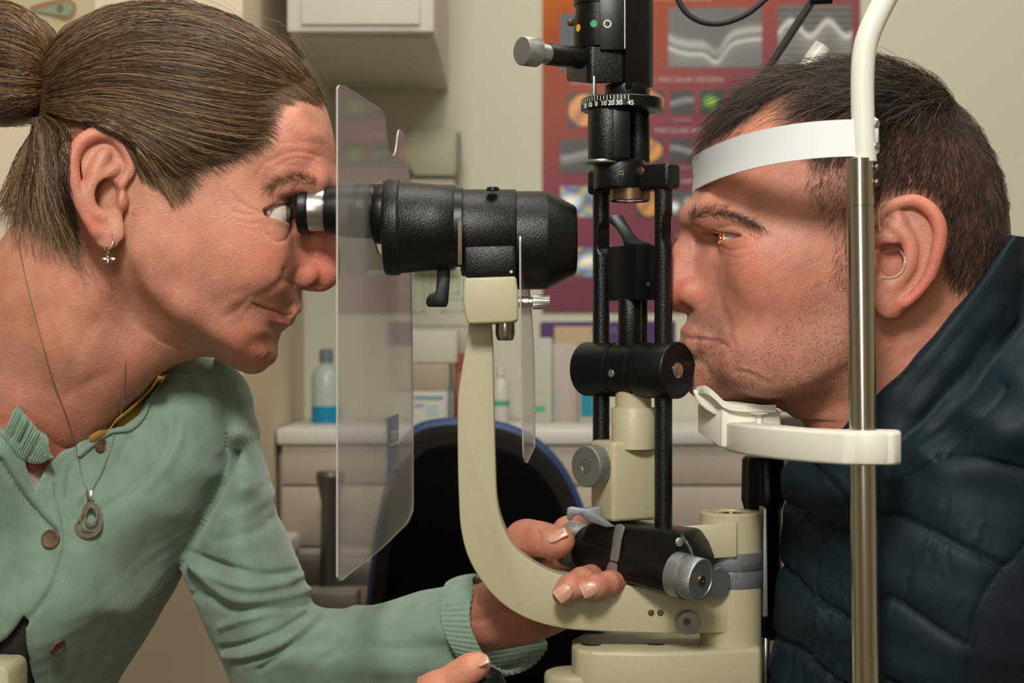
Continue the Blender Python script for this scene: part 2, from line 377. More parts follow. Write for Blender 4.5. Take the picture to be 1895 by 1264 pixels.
def build_woman():
    root = empty('person', P(150, 1264, 0.12), 'person with brown hair in a bun and green cardigan, looking into the eyepiece', 'person')
    vol = Vol(P(-200, 905, 0.0)+Vector((0, -0.094, 0)), P(650, -8, 0.0)+Vector((0, 0.094, 0)), 0.00095)
    head = Inflate(W_OUT, W_CTL); lo, hi = head.bounds(); vol.apply(head.fn(), lo, hi, 0)
    # neck, throat, chest
    vol.caps([P(215,400,0.0), P(120,560,0.005), P(20,740,0.03)], [0.056, 0.052, 0.058], k=0.016)
    vol.caps([P(300,590,0.0), P(190,665,0.0), P(120,760,0.005)], [0.030, 0.027, 0.030], k=0.022)
    vol.caps([P(60,780,0.075), P(-20,900,0.08)], [0.070, 0.080], k=0.02)
    # sternomastoid and collar bone
    vol.caps([P(215,470,-0.040), P(130,640,-0.030), P(110,745,-0.014)], [0.011, 0.012, 0.009], k=0.022)
    # brow, nose
    vol.caps([P(602,352,-0.006), P(575,338,-0.030), P(530,345,-0.043)], [0.008, 0.0075, 0.006], k=0.012)
    vol.caps([P(602,352,0.006), P(575,340,0.030), P(530,345,0.047)], [0.008, 0.0075, 0.006], k=0.012)
    vol.ell(P(534,397,-0.034), (0.016, 0.012, 0.010), k=0.012, op='s'); vol.ell(P(534,397,0.034), (0.016, 0.012, 0.010), k=0.012, op='s')
    vol.caps([P(597,385,0), P(594,430,0), P(598,475,0), P(598,502,0)], [0.0060, 0.0074, 0.0088, 0.0094], k=0.010)
    vol.ell(P(596,508,0), (0.0096, 0.0105, 0.0098), k=0.007)
    for sd in (-1, 1):
        vol.ell(P(558,509,sd*0.0145), (0.0108, 0.0066, 0.0085), k=0.005, rot=0.15)
        vol.ell(P(575,531,sd*0.0075), (0.0066, 0.0030, 0.0040), k=0.002, op='s', rot=-0.1)
        # cheek
        vol.ell(P(458,470,sd*0.046), (0.020, 0.0095, 0.018), k=0.03)
    vol.caps([P(570,528,0), P(590,524,0)], [0.0038, 0.005], k=0.004)
    # lips
    up = [(549,570,0.003),(538,577,0.012),(510,573,0.021),(482,566,0.026)]; dn = [(533,588,0.003),(524,593,0.011),(506,588,0.019),(484,572,0.025)]
    for sd in (-1, 1):
        vol.caps([P(a,b,sd*c) for a,b,c in up], [0.0036,0.0036,0.0030,0.002], k=0.004)
        vol.caps([P(a,b,sd*c) for a,b,c in dn], [0.0046,0.0044,0.0034,0.002], k=0.004)
    # chin
    vol.ell(P(468,645,0), (0.0125, 0.018, 0.0125), k=0.018)
    ec = {}
    for sd in (-1, 1):
        c = P(500, 395, -0.034); c = Vector((c.x, sd*0.034, c.z)); ec[sd] = c
        lids(vol, c, 0.0122, 1, sd*0.034, (c.z+0.0004, 0.0056, 0.0150, c.x-0.0035, -0.06))
    ear(vol, [(152,300),(150,276),(168,258),(190,252),(214,262),(232,290),(236,330),(232,380),(228,420),(222,445),(200,455),(184,440),(170,400),(158,350)],
        [(222,345),(240,318),(238,290),(226,268),(205,251),(182,248),(158,257),(141,276),(134,300),(136,328),(142,355),(151,382),(165,410),(178,432)],
        [[(216,310),(192,324),(172,338),(163,360),(170,388),(188,404)], [(196,282),(182,306),(172,330)]],
        (200, 428, 0.0100), (226, 372), 0.0725, 0.013, 238, -1, (196, 358, 0.0085, 0.006))
    V, F = vol.nets(); del vol
    V = laplace(V, F, 2, 0.35); xs_, ys_ = to_px(V); V = soften(V, F, xs_, ys_, [(540,465,26,1.0),(545,500,12,.6),(470,580,40,.8),(500,630,30,.8),(430,620,40,.8)], 60)
    N = normals(V, F)
    ST = [([(526,500),(530,518),(545,527)],3.5,-1.6), ([(478,548),(502,536),(520,522)],7,-1.6),([(520,522),(528,500),(538,486)],7,-.7), ([(415,588),(435,578),(452,562),(461,550)],5,-1.1),
      ([(398,560),(425,545),(455,540)],9,-.8), ([(415,568),(440,553)],7,.9),
      ([(468,563),(490,571),(512,577),(530,583),(540,583)],2.2,-1.7), ([(505,606),(520,602),(528,608)],5,-0.9),([(455,580),(464,572)],5,-.7),
      ([(440,372),(470,390),(494,392)],2.6,-0.9), ([(430,390),(455,397),(490,396)],2.4,-0.8), ([(425,352),(450,377),(470,388)],2.4,-.6), ([(448,420),(470,430)],3,-.4),([(440,408),(462,415),(484,412)],2.2,-.6),
      ([(494,391),(510,377),(535,367),(555,366)],2.2,-1.0), ([(497,400),(512,415),(535,423)],2.4,-0.6),([(497,434),(512,447),(530,443),(538,428)],3.0,-1.4), ([(505,425),(525,432)],6,.9),
      ([(500,300),(530,284),(560,281),(592,290)],3.0,-0.9), ([(515,305),(545,293),(580,297)],2.4,-0.55), ([(480,320),(500,295),(530,275)],3,-.5), ([(470,335),(485,305),(510,280)],3,-.35), ([(520,265),(560,262),(600,268)],4,-.35),
      ([(500,290),(535,272),(580,275)],5,.4),([(505,325),(530,315),(560,318),(580,330)],5,.7), ([(236,300),(240,330),(234,370)],4,-1.0), ([(222,452),(238,440),(245,400)],5,-1.5),
      ([(230,470),(262,540),(320,600),(380,645)],9,-1.2), ([(40,560),(60,640),(70,740)],16,-1.6), ([(200,560),(140,660),(130,740)],12,-1.4),([(120,735),(170,705),(210,690)],10,-1.2), ([(20,745),(70,738),(120,745)],12,.8),
      ([(60,480),(50,520),(20,540)],14,-1.2),([(165,620),(185,640)],14,1.0), ([(545,515),(553,498),(566,493)],4,-.8),([(552,532),(560,538)],4,-.8), ([(470,520),(440,500),(420,470)],14,.8)]
    V = apply_strokes(V, N, ST, gain=.5, wide=1.15)
    x, y = to_px(V)
    # scalp under the hair is raised and darker
    HL = [(90,-40),(640,-40),(604,172),(590,180),(566,174),(545,166),(522,172),(508,186),(503,211),(492,255),(470,278),(442,292),(400,304),(374,312),(345,330),(334,360),(318,366),(300,345),(275,330),(262,322),(246,292),(235,276),(212,258),(184,248),(156,256),(137,272),(130,300),(134,350),(150,400),(158,455),(148,500),(110,470),(60,425),(0,392),(-60,380),(-120,200)]
    dh = poly_dist(HL, x, y)+vnoise(V, 500, 3)*5+vnoise(V, 160, 4)*3
    h = 1/(1+np.exp((dh+8)/12.0))
    earmask = (np.abs(V[:, 1]) > 0.0745) & (poly_dist([(128,240),(250,240),(250,470),(128,470)], x, y) < 0)
    h[earmask] = 0
    V = V+N*(h*0.0022*np.clip(-dh/40, 0, 1))[:, None]
    col = np.tile(SK_W, (len(V), 1)); col *= (1+0.05*vnoise(V, 120, 5)+0.05*vnoise(V, 700, 6))[:, None]; col[:, 1:] *= (1-.06*vnoise(V, 260, 71)-.07*np.maximum(0, vnoise(V, 620, 72)))[:, None]
    red = srgb('#c9614f'); pink = srgb('#cf7d6a'); R = [([(600,500)],34,red,.5),([(590,470),(600,450)],26,red,.35),([(562,505)],18,red,.35),([(500,480)],36,pink,.55),([(450,450),(420,430)],38,pink,.4),([(345,420)],50,pink,.35),([(470,650)],32,red,.3),
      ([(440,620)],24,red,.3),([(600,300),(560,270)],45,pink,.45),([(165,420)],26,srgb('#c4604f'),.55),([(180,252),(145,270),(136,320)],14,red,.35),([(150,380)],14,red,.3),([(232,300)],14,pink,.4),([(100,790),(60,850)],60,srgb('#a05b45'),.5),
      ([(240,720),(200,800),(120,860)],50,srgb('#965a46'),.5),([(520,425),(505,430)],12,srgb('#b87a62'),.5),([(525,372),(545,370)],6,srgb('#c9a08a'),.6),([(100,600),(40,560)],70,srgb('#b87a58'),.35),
      ([(472,566),(500,575),(528,585)],3.5,srgb('#8a3f36'),.8),([(540,575),(520,570),(500,569)],3,srgb('#b4685a'),.6),([(535,592),(520,592),(500,583)],5,srgb('#b06154'),.6)]
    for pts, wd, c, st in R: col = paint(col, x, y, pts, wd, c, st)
    fr = (vnoise(V, 1500, 9) > 1.25) & (x > 200); col[fr] *= 0.9
    hc = np.array(srgb('#4d3a29')); col = col*(1-h[:, None]*0.93)+hc*h[:, None]*0.93
    me = mesh_np('body', V, F, True, col); body = link('body', me, M['skin'], root)
    for sd in (-1, 1): eyeball('eyeball', ec[sd], 0.0122, 1, srgb('#7d8a78'), root)
    return root, head, body
woman, W_HEAD, w_body = build_woman()
# ================================================================ the man: head and neck
M_OUT = [(1308,262),(1340,225),(1390,178),(1440,148),(1500,132),(1560,126),(1640,128),(1700,152),(1748,182),(1788,226),(1816,270),(1838,318),(1849,362),(1851,402),(1845,450),(1832,488),(1780,560),(1700,620),(1640,690),(1580,735),(1500,755),
  (1431,751),(1380,746),(1335,738),(1300,722),(1287,706),(1284,688),(1283,670),(1272,652),(1267,637),(1269,626),(1265,614),(1270,598),(1274,572),(1272,540),(1274,500),(1278,455),(1279,425),(1274,408),(1276,385),(1284,355),(1290,320),(1298,285)]
M_CTL = [(1560,165,46),(1650,190,58),(1480,185,49),(1400,220,42),(1360,260,42),(1420,280,57),(1345,300,42),(1312,330,30),(1450,330,63),(1520,320,70),(1600,330,75),(1700,330,76),(1780,330,66),(1820,380,48),
  (1700,250,66),(1600,230,68),(1700,420,75),(1780,470,58),(1450,400,63),(1400,385,56),(1345,395,43),(1305,398,26),(1345,440,39),(1300,440,15),(1400,440,57),(1440,480,64),(1500,450,69),(1560,450,73),(1600,500,73),
  (1340,490,36),(1305,520,22),(1300,470,17),(1320,470,26),(1362,480,45),(1325,520,31),(1345,530,39),(1352,572,42),(1380,520,50),(1450,560,61),(1520,560,67),(1580,580,68),(1296,575,21),(1330,575,34),(1288,608,16),(1318,625,27),(1340,635,34),(1362,645,42),(1305,680,22),(1345,700,31),(1400,600,52),
  (1420,660,50),(1445,705,46),(1500,640,63),(1555,640,66),(1500,705,53),(1550,690,56),(1620,620,66),(1700,540,66),(1400,715,36)]
def build_man():
    root = empty('person', P(1700, 1264, 0.05), 'person with short dark hair and navy padded jacket, chin on the white chin rest', 'person')
    vol = Vol(P(1205, 960, 0.0)+Vector((0, -0.098, 0)), P(1905, 100, 0.0)+Vector((0, 0.098, 0)), 0.00098)
    head = Inflate(M_OUT, M_CTL); lo, hi = head.bounds(); vol.apply(head.fn(), lo, hi, 0)
    vol.caps([P(1700,470,0.0), P(1668,620,0), P(1690,850,0.0)], [0.052, 0.058, 0.064], k=0.022)
    vol.caps([P(1520,690,0.0), P(1600,760,0), P(1640,860,0.0)], [0.028, 0.030, 0.034], k=0.02)
    for sd in (-1, 1):
        vol.ell(P(1350,438,sd*0.034), (0.012, 0.011, 0.010), k=0.012, op='s')
        vol.caps([P(1279,402,sd*0.008), P(1318,396,sd*0.031), P(1365,398,sd*0.046)], [0.0075, 0.0085, 0.0065], k=0.012)
        vol.ell(P(1288,542,sd*0.0145), (0.0115, 0.0068, 0.0095), k=0.006, rot=-0.15)
        vol.ell(P(1264,561,sd*0.0078), (0.0085, 0.0034, 0.0040), k=0.002, op='s', rot=-0.12)
        vol.ell(P(1425,495,sd*0.052), (0.020, 0.010, 0.018), k=0.028)
        vol.ell(P(1430,670,sd*0.040), (0.028, 0.012, 0.018), k=0.022)
    vol.caps([P(1281,440,0), P(1266,478,0), P(1254,510,0), P(1250,538,0)], [0.0064, 0.0080, 0.0092, 0.0096], k=0.010)
    vol.ell(P(1252,544,0), (0.0112, 0.0115, 0.0100), k=0.007)
    vol.caps([P(1282,566,0), P(1262,562,0)], [0.0036, 0.005], k=0.004)
    up = [(1270,614,0.003),(1284,619,0.013),(1310,624,0.022),(1335,633,0.029)]; dn = [(1270,640,0.003),(1284,640,0.012),(1310,640,0.021),(1335,638,0.028)]
    for sd in (-1, 1):
        vol.caps([P(a,b,sd*c) for a,b,c in up], [0.0031,0.0030,0.0026,0.002], k=0.005)
        vol.caps([P(a,b,sd*c) for a,b,c in dn], [0.0044,0.0042,0.0032,0.002], k=0.006)
    vol.ell(P(1304,702,0), (0.012, 0.016, 0.012), k=0.014)
    ec = {}
    for sd in (-1, 1):
        c = P(1368, 438, -0.034); c = Vector((c.x, sd*0.034, c.z)); ec[sd] = c
        lids(vol, c, 0.0122, -1, sd*0.034, (c.z-0.0002, 0.0023, 0.0145, c.x-0.001, -0.03))
    ear(vol, [(1622,420),(1640,392),(1668,378),(1698,376),(1722,392),(1734,425),(1730,465),(1716,512),(1692,545),(1660,570),(1630,578),(1618,560),(1616,480)],
        [(1622,412),(1636,392),(1658,378),(1690,372),(1714,382),(1732,402),(1740,430),(1735,466),(1720,512),(1698,543),(1676,562)],
        [[(1660,400),(1672,425),(1684,455),(1682,490),(1664,520),(1646,530)], [(1648,418),(1660,426),(1676,440)], [(1624,446),(1640,440),(1652,448)]],
        (1650, 555, 0.0105), (1622, 488), 0.0765, 0.013, 1615, 1, (1648, 480, 0.0095, 0.0065))
    V, F = vol.nets(); del vol
    V = laplace(V, F, 2, 0.35); xs_, ys_ = to_px(V); V = soften(V, F, xs_, ys_, [(1328,500,34,1.0),(1370,680,40,.8),(1345,600,26,.6)], 50); N = normals(V, F)
    ST = [([(1322,500),(1328,545),(1345,590),(1350,608)],8,-1.2), ([(1318,530),(1312,552),(1300,562)],3.5,-.9), ([(1272,627),(1300,628),(1325,630),(1345,641)],2.3,-1.6),
      ([(1345,640),(1358,662),(1362,690)],8,-.9), ([(1350,620),(1360,640)],5,-.8), ([(1362,688),(1385,690),(1408,703),(1420,708)],4,-1.0), ([(1370,680),(1400,688),(1425,700)],4,.7), ([(1290,668),(1305,676),(1312,692)],5,-1.2),
      ([(1330,423),(1350,418),(1368,424),(1395,440)],2.4,-1.0), ([(1350,408),(1372,420),(1400,432),(1425,436)],2.4,-.8), ([(1332,455),(1350,464),(1378,458)],2.6,-.9),([(1340,470),(1365,478),(1395,470)],3,-.5), ([(1375,440),(1395,444),(1415,440)],2.2,-.5),
      ([(1285,430),(1282,445)],5,-.8), ([(1440,745),(1500,722),(1560,690)],12,-1.6), ([(1430,700),(1470,690),(1540,660)],14,-.6),([(1640,420),(1640,400),(1660,392)],3,-.8),
      ([(1655,588),(1690,572),(1730,530)],8,-1.2), ([(1520,760),(1580,740)],8,-.6)]
    V = apply_strokes(V, N, ST, gain=.62, wide=1.1)
    x, y = to_px(V)
    HL = [(2000,40),(1400,40),(1285,200),(1294,222),(1315,240),(1345,238),(1390,215),(1440,175),(1490,160),(1530,160),(1545,170),(1520,200),(1505,228),(1490,245),(1508,262),(1520,290),(1500,330),(1490,348),(1520,372),(1560,400),(1575,480),(1560,520),(1580,530),(1605,480),(1612,400),(1640,378),(1690,364),(1728,384),(1744,430),(1742,470),(1748,500),(1770,520),(1800,530),(1850,510),(2000,500)]
    dh = poly_dist(HL, x, y)+vnoise(V, 500, 13)*5+vnoise(V, 170, 14)*4
    h = 1/(1+np.exp((dh+6)/11.0)); em = (np.abs(V[:, 1]) > 0.079) & (poly_dist([(1610,365),(1748,365),(1748,590),(1610,590)], x, y) < 0); h[em] = 0
    # side hair is thin, the top is dense
    thin = np.clip((y-(205+0.15*(x-1500)))/60, 0, 1)*np.clip(1.3-(x-1700)/160, 0.0, 1); thin = np.maximum(thin, ((x < 1625) & (y > 285))*1.0)
    col = np.tile(SK_M, (len(V), 1)); col *= (1+0.05*vnoise(V, 120, 15)+0.05*vnoise(V, 700, 16))[:, None]; col[:, 1:] *= (1-.06*vnoise(V, 260, 73)-.07*np.maximum(0, vnoise(V, 620, 74)))[:, None]
    red = srgb('#c9604f'); pink = srgb('#cd7a66')
    R = [([(1250,540)],26,red,.5),([(1262,490)],24,pink,.5),([(1296,542)],16,red,.35),([(1390,500)],44,pink,.5),([(1460,560)],60,pink,.35),([(1420,240),(1370,280)],60,srgb('#cf8266'),.4),([(1440,650)],40,pink,.3),
      ([(1700,372),(1740,430),(1720,520),(1660,575)],18,srgb('#c66a58'),.6),([(1665,470)],26,srgb('#c9705e'),.45),([(1340,600),(1300,600)],26,srgb('#a98070'),.35),([(1340,462)],10,srgb('#c06a50'),.5),
      ([(1272,620),(1300,625),(1335,635)],4,srgb('#8f4a3e'),.7),([(1275,640),(1300,641),(1325,640)],6,srgb('#b5705f'),.45),([(1268,612),(1290,616)],4,srgb('#b5705f'),.45)]
    for pts, wd, c, st in R: col = paint(col, x, y, pts, wd, c, st)
    BZ = [(1285,580),(1340,575),(1350,640),(1400,640),(1500,560),(1560,530),(1610,560),(1600,650),(1560,740),(1440,765),(1300,760),(1270,680)]
    bd = 1/(1+np.exp(poly_dist(BZ, x, y)/14)); col = col*(1-bd[:, None]*.22)+np.array(srgb('#77665f'))*bd[:, None]*.22
    hc = np.array(srgb('#33271e')); hs = (h*(0.93-0.62*thin))[:, None]; col = col*(1-hs)+hc*hs
    V = V+N*(h*(1-thin*.6)*0.0020*np.clip(-dh/40, 0, 1))[:, None]
    body = link('body', mesh_np('body', V, F, True, col), M['skin'], root)
    for sd in (-1, 1): eyeball('eyeball', ec[sd], 0.0122, -1, srgb('#5a3a22'), root)
    return root, head, body
man, M_HEAD, m_body = build_man()
# ================================================================ hair, brows, stubble
from mathutils.bvhtree import BVHTree
CAM = Vector((0, -D, ZC))
class Ray:
    def __init__(s, objs):
        V = []; F = []; o = 0
        for ob in objs:
            mw = ob.matrix_basis.copy(); q = ob.parent
            while q is not None: mw = q.matrix_basis @ mw; q = q.parent
            me = ob.data; n = len(me.vertices); a = np.empty(n*3, np.float32); me.vertices.foreach_get('co', a); a = a.reshape(-1, 3)
            m = np.array(mw); a = a@m[:3, :3].T+m[:3, 3]
            V += a.tolist(); F += [tuple(i+o for i in p.vertices) for p in me.polygons]; o += n
        s.t = BVHTree.FromPolygons(V, F)
    def __call__(s, px, py, off=0.0, Y=0.0):
        d = (P(px, py, 0)-CAM).normalized(); loc, n, i, dist = s.t.ray_cast(CAM, d)
        if loc is None: return P(px, py, Y), Vector((0, -1, 0)), False
        if n.dot(d) > 0: n = -n
        return loc+n*off, n, True
def lerp_guides(G, t):
    """t in 0..len-1 between neighbouring guide polylines"""
    i = int(min(max(t, 0), len(G)-1.0001)); f = t-i; return G[i]*(1-f)+G[i+1]*f
def resample(pts, n):
    p = smooth_poly(pts, 8, closed=False); L = np.r_[0, np.cumsum(np.hypot(*np.diff(p, axis=0).T))]; t = np.linspace(0, L[-1], n)
    return np.stack([np.interp(t, L, p[:, 0]), np.interp(t, L, p[:, 1])], 1)
def hair_cols(n, base, light, dark, seed=0):
    r = np.random.default_rng(seed); a = r.random((n, 1))**1.6; c = np.array(srgb(dark))*(1-a)+np.array(srgb(base))*a
    m = r.random(n) < 0.22; b = r.random((n, 1)); c[m] = (np.array(srgb(base))*(1-b)+np.array(srgb(light))*b)[m]; return c
def fan(ray, G, n, k, offs, wav, seed, t0=0.0, t1=1.0, start=0.12, clump=0.35):
    r = np.random.default_rng(seed); G = [resample(g, 24) for g in G]; out = []
    nc = max(8, n//22); ct = r.random(nc)*(len(G)-1)
    for i in range(n):
        t = r.random()*(len(G)-1); j = int(np.argmin(np.abs(ct-t))); t = t*(1-clump)+ct[j]*clump+r.normal()*0.02; t = min(max(t, 0), len(G)-1.001)
        g = lerp_guides(G, t); s = np.linspace(r.random()*start, 1-r.random()*0.03, k)
        x = np.interp(s*23, np.arange(24), g[:, 0]); y = np.interp(s*23, np.arange(24), g[:, 1])
        ph = r.random()*6.28; am = wav*(0.4+r.random()); fq = 4+5*r.random(); env = np.sin(np.clip(s, 0, 1)*math.pi)
        o = offs[0]+(offs[1]-offs[0])*r.random()**1.5
        x = x+am*np.cos(ph+fq*s)*env; y = y+am*np.sin(ph+fq*s*1.2)*env
        pts = []
        for a in range(k): pts.append(ray(x[a], y[a], o*(0.25+0.75*min(1, s[a]*3)))[0])
        out.append(np.array([tuple(p) for p in pts]))
    return out
wr = Ray([w_body])
G = [[(600,176),(575,136),(530,93),(460,50),(390,22),(320,9),(240,12),(170,34),(110,76),(86,112)],
 [(598,184),(565,148),(510,108),(430,70),(350,46),(270,42),(200,58),(140,90),(105,120),(88,140)],
 [(578,172),(530,142),(465,112),(390,90),(320,80),(250,80),(190,95),(140,120),(110,140),(92,155)],
 [(545,162),(490,158),(425,146),(360,133),(300,124),(240,122),(190,130),(145,145),(110,158),(92,168)],
 [(512,182),(462,186),(405,182),(340,172),(285,162),(235,155),(185,156),(145,164),(110,172),(92,178)],
 [(506,225),(448,226),(390,216),(332,203),(280,192),(230,184),(180,180),(140,184),(110,186),(92,187)],
 [(492,258),(435,258),(380,248),(325,232),(275,217),(228,204),(178,196),(140,193),(110,192),(92,191)],
 [(440,296),(392,284),(345,266),(300,247),(255,229),(215,215),(175,205),(140,200),(110,198),(92,196)],
 [(372,318),(340,305),(310,284),(280,262),(248,243),(215,228),(175,215),(140,208),(110,203),(90,200)],
 [(330,350),(310,326),(288,296),(262,268),(234,250),(203,236),(168,224),(135,215),(110,208),(90,203)],
 [(285,345),(266,315),(250,285),(232,264),(210,248),(185,238),(158,228),(132,220),(108,212),(88,207)]]
S = fan(wr, G, 6500, 13, (0.0006, 0.0046), 5.0, 1, start=0.17)
S0 = fan(wr, [[(612,196),(590,170),(560,130),(520,95)], [(600,205),(582,188),(550,160),(500,130)], [(568,196),(545,180),(505,165),(450,155)], [(530,205),(505,195),(470,180),(420,165)], [(524,240),(500,228),(460,215),(410,205)], [(512,280),(490,262),(450,248),(400,235)], [(462,312),(440,290),(400,270),(355,252)], [(395,335),(372,316),(340,290),(300,262)], [(352,385),(335,355),(315,325),(285,290)], [(318,375),(300,345),(280,315),(255,280)], [(262,345),(255,320),(245,295),(225,262)]], 2600, 8, (0.0001, 0.0012), 5.0, 77, start=0.35, clump=0)
G2 = [[(128,330),(122,300),(124,275),(128,256),(130,243),(126,234),(118,226),(108,221),(98,216),(88,210)],
 [(160,480),(142,440),(128,400),(118,360),(112,325),(108,295),(105,270),(101,250),(95,230),(86,214)],
 [(110,470),(100,430),(92,395),(88,360),(86,325),(86,296),(86,270),(86,250),(84,232),(80,218)],
 [(50,440),(50,405),(54,370),(60,340),(66,312),(70,288),(73,265),(76,245),(78,230),(76,218)],
 [(-20,430),(-10,390),(5,355),(20,325),(35,295),(46,270),(56,250),(62,238),(68,228),(70,218)]]
S2 = fan(wr, G2, 1500, 12, (0.0008, 0.005), 6.0, 2, start=0.5)
# loose wisps at the nape and in front of the ear
S3 = fan(wr, [[(170,520),(150,470),(130,420),(115,370),(105,330)], [(90,500),(85,460),(82,420),(82,380),(85,340)], [(20,470),(25,430),(35,390),(50,350),(60,310)]], 160, 12, (0.001, 0.005), 9.0, 3, clump=0)
S4 = fan(wr, [[(345,388),(335,362),(322,335),(305,310),(280,285)], [(320,395),(310,370),(298,345),(285,325),(268,300)]], 90, 12, (0.0005, 0.002), 4.0, 4, clump=0)
S5 = fan(wr, [[(250,545),(225,500),(210,470),(190,465)], [(150,560),(160,520),(120,440),(100,380)]], 14, 12, (0.002, 0.006), 10.0, 14, clump=0)
st = S+S2; mir = [s*np.array([1, -1, 1]) for s in S[::3]+S2[::3]]
hair_sets = [(st+mir, 0.00024, hair_cols(len(st)+len(mir), '#684d34', '#b1926a', '#2b1d12', 1), 13)]
def pad(L, k):
    out = []
    for s in L:
        if len(s) != k: t = np.linspace(0, len(s)-1, k); s = np.stack([np.interp(t, np.arange(len(s)), s[:, c]) for c in range(3)], 1)
        out.append(s)
    return out
allst = pad(st+mir, 13); cols = hair_cols(len(allst), '#684d34', '#b1926a', '#2b1d12', 1)
r_ = np.random.default_rng(5); rads = 0.00026*(0.7+0.6*r_.random(len(allst)))
w_hair = tubes('hair', allst, rads, cols, M['hair'], woman); tag(w_hair, 'brown hair pulled back smoothly')
# stray single hairs above the crown and over the ear
fly = []
for i in range(90):
    t = r_.random()*10; g = resample(G[int(t)], 24); a = int(r_.integers(0, 14)); L = int(r_.integers(6, 10)); pts = []
    h0 = 0.002+0.012*r_.random()
    for j in range(9):
        q = g[min(23, a+int(j*L/9))]; f = math.sin(j/8*math.pi); p, n, ok = wr(q[0], q[1]); 
        if not ok: n = (P(q[0], q[1])-P(300, 250)).normalized()
        pts.append(tuple(p+n*(h0*f+0.001)+Vector((0, 0, 0.004*f*r_.random()*0.3))))
    fly.append(np.array(pts))
fly += pad(S3+S4+S5, 9)
tubes('hairline_hairs', S0, 0.00012, hair_cols(len(S0), '#80634a', '#a98d6c', '#4c3828', 78), M['hair'], woman)
f_ = tubes('hair_wisps', fly, 0.00011, hair_cols(len(fly), '#9a7c5b', '#c9ad86', '#6d5238', 6), M['hair'], woman)
# bun
vb = Vol(P(-120, 260, 0)+Vector((0, -0.05, 0)), P(110, -20, 0)+Vector((0, 0.05, 0)), 0.0012)
vb.ell(P(8, 92, -0.004), (0.0315, 0.035, 0.0275), k=0.006); vb.ell(P(2, 166, -0.002), (0.0300, 0.034, 0.0245), k=0.004); vb.ell(P(66, 130, 0.0), (0.015, 0.034, 0.029), k=0.012)
Vb, Fb = vb.nets(); Vb = laplace(Vb, Fb, 2, .4)
cb = np.tile(np.array(srgb('#4d3522')), (len(Vb), 1)); bun = link('hair_bun', mesh_np('hair_bun', Vb, Fb, True, cb), M['hair'], woman); tag(bun, 'coiled bun of brown hair')
br = Ray([bun])
GB = [[(90,88),(76,52),(56,26),(20,4),(-40,4)], [(90,94),(74,62),(50,34),(12,12),(-42,16)], [(86,100),(72,72),(45,45),(5,22),(-45,28)], [(90,118),(74,92),(42,68),(0,52),(-55,58)], [(92,135),(72,116),(42,98),(0,88),(-55,92)], [(92,146),(70,136),(40,126),(0,122),(-55,120)],
 [(92,156),(70,152),(42,148),(0,146),(-55,150)], [(90,170),(72,172),(42,174),(0,176),(-50,184)], [(84,186),(66,196),(40,204),(5,212),(-40,216)]]
SB = fan(br, GB, 2200, 9, (0.0003, 0.0022), 4.0, 9, start=0.1)
SB += [s*np.array([1, -1, 1]) for s in SB[::3]]
tubes('strands', SB, 0.00028, hair_cols(len(SB), '#755535', '#bd9866', '#2c1c0f', 7), M['hair'], bun)
M['black_rubber'] = mat('hair_tie', '#15171c', rough=.6)
pts = [P(88+6*math.sin(a), 150-72*math.cos(a)*0.9, -0.016*math.sin(a)*1.3+0.0) for a in np.linspace(0, math.pi*2, 28)]
tubes('hair_tie', [np.array([tuple(p) for p in pts])], 0.0022, [(.01, .01, .012)], M['black_rubber'], woman, sides=8, taper=False)

def brow(ray, G, n, L, seed, parent, cols, rad, dirx, spread=0.5):
    r = np.random.default_rng(seed); out = []; G = [resample(g, 12) for g in G]
    for i in range(n):
        t = r.random()*(len(G)-1); g = lerp_guides(G, t); s = r.random()*0.97; q = s*11
        x = np.interp(q, np.arange(12), g[:, 0]); y = np.interp(q, np.arange(12), g[:, 1]); k = min(10, int(q)); d = g[k+1]-g[k]; d = d/np.linalg.norm(d)
        up = (1-s)*0.9-0.3+r.normal()*spread*0.4; ang = math.atan2(d[1], d[0])-up*dirx; ll = L*(0.6+0.6*r.random()); pts = []
        for j in range(4): pts.append(tuple(ray(x+math.cos(ang)*ll*j/3, y+math.sin(ang)*ll*j/3+0.15*ll*(j/3)**2, 0.0002+0.0008*math.sin(j/3*2.2))[0]))
        out.append(np.array(pts))
    o = tubes('eyebrow', out, rad, cols(n), M['hair'], parent)
    o2 = tubes('eyebrow', [s*np.array([1, -1, 1]) for s in out], rad, cols(n), M['hair'], parent); return o
brow(wr, [[(588,338),(566,326),(545,320),(520,326),(490,342)], [(585,347),(566,338),(545,334),(520,338),(500,347)]], 230, 24, 21, woman, lambda n: hair_cols(n, '#75573f', '#8f7055', '#523a28', 22), 0.00009, -1, spread=1.4)
# woman's lashes
def lashes(parent, eye, look, zc, n=26, L=0.007):
    for sd in (-1, 1):
        out = []; c = Vector((eye.x, sd*abs(eye.y), zc))
        for i in range(n):
            t = (i+.5)/n*2-1; y = c.y+t*0.0125; z = zc+0.0047*(1-abs(t)**2.2)+0.0006; x = c.x+look*(math.sqrt(max(0, .0136**2-(y-c.y)**2-(z-c.z)**2))+0.0006)
            out.append(np.array([(x+look*L*s*0.9, y+t*0.003*s, z+L*(-.25*s+.55*s*s)) for s in (0, .33, .66, 1)]))
        tubes('eyelashes', out, 0.00010, [srgb('#3a281c')]*len(out), M['hair'], parent)
lashes(woman, P(500, 395, -0.034), 1, P(500, 395, -0.034).z)

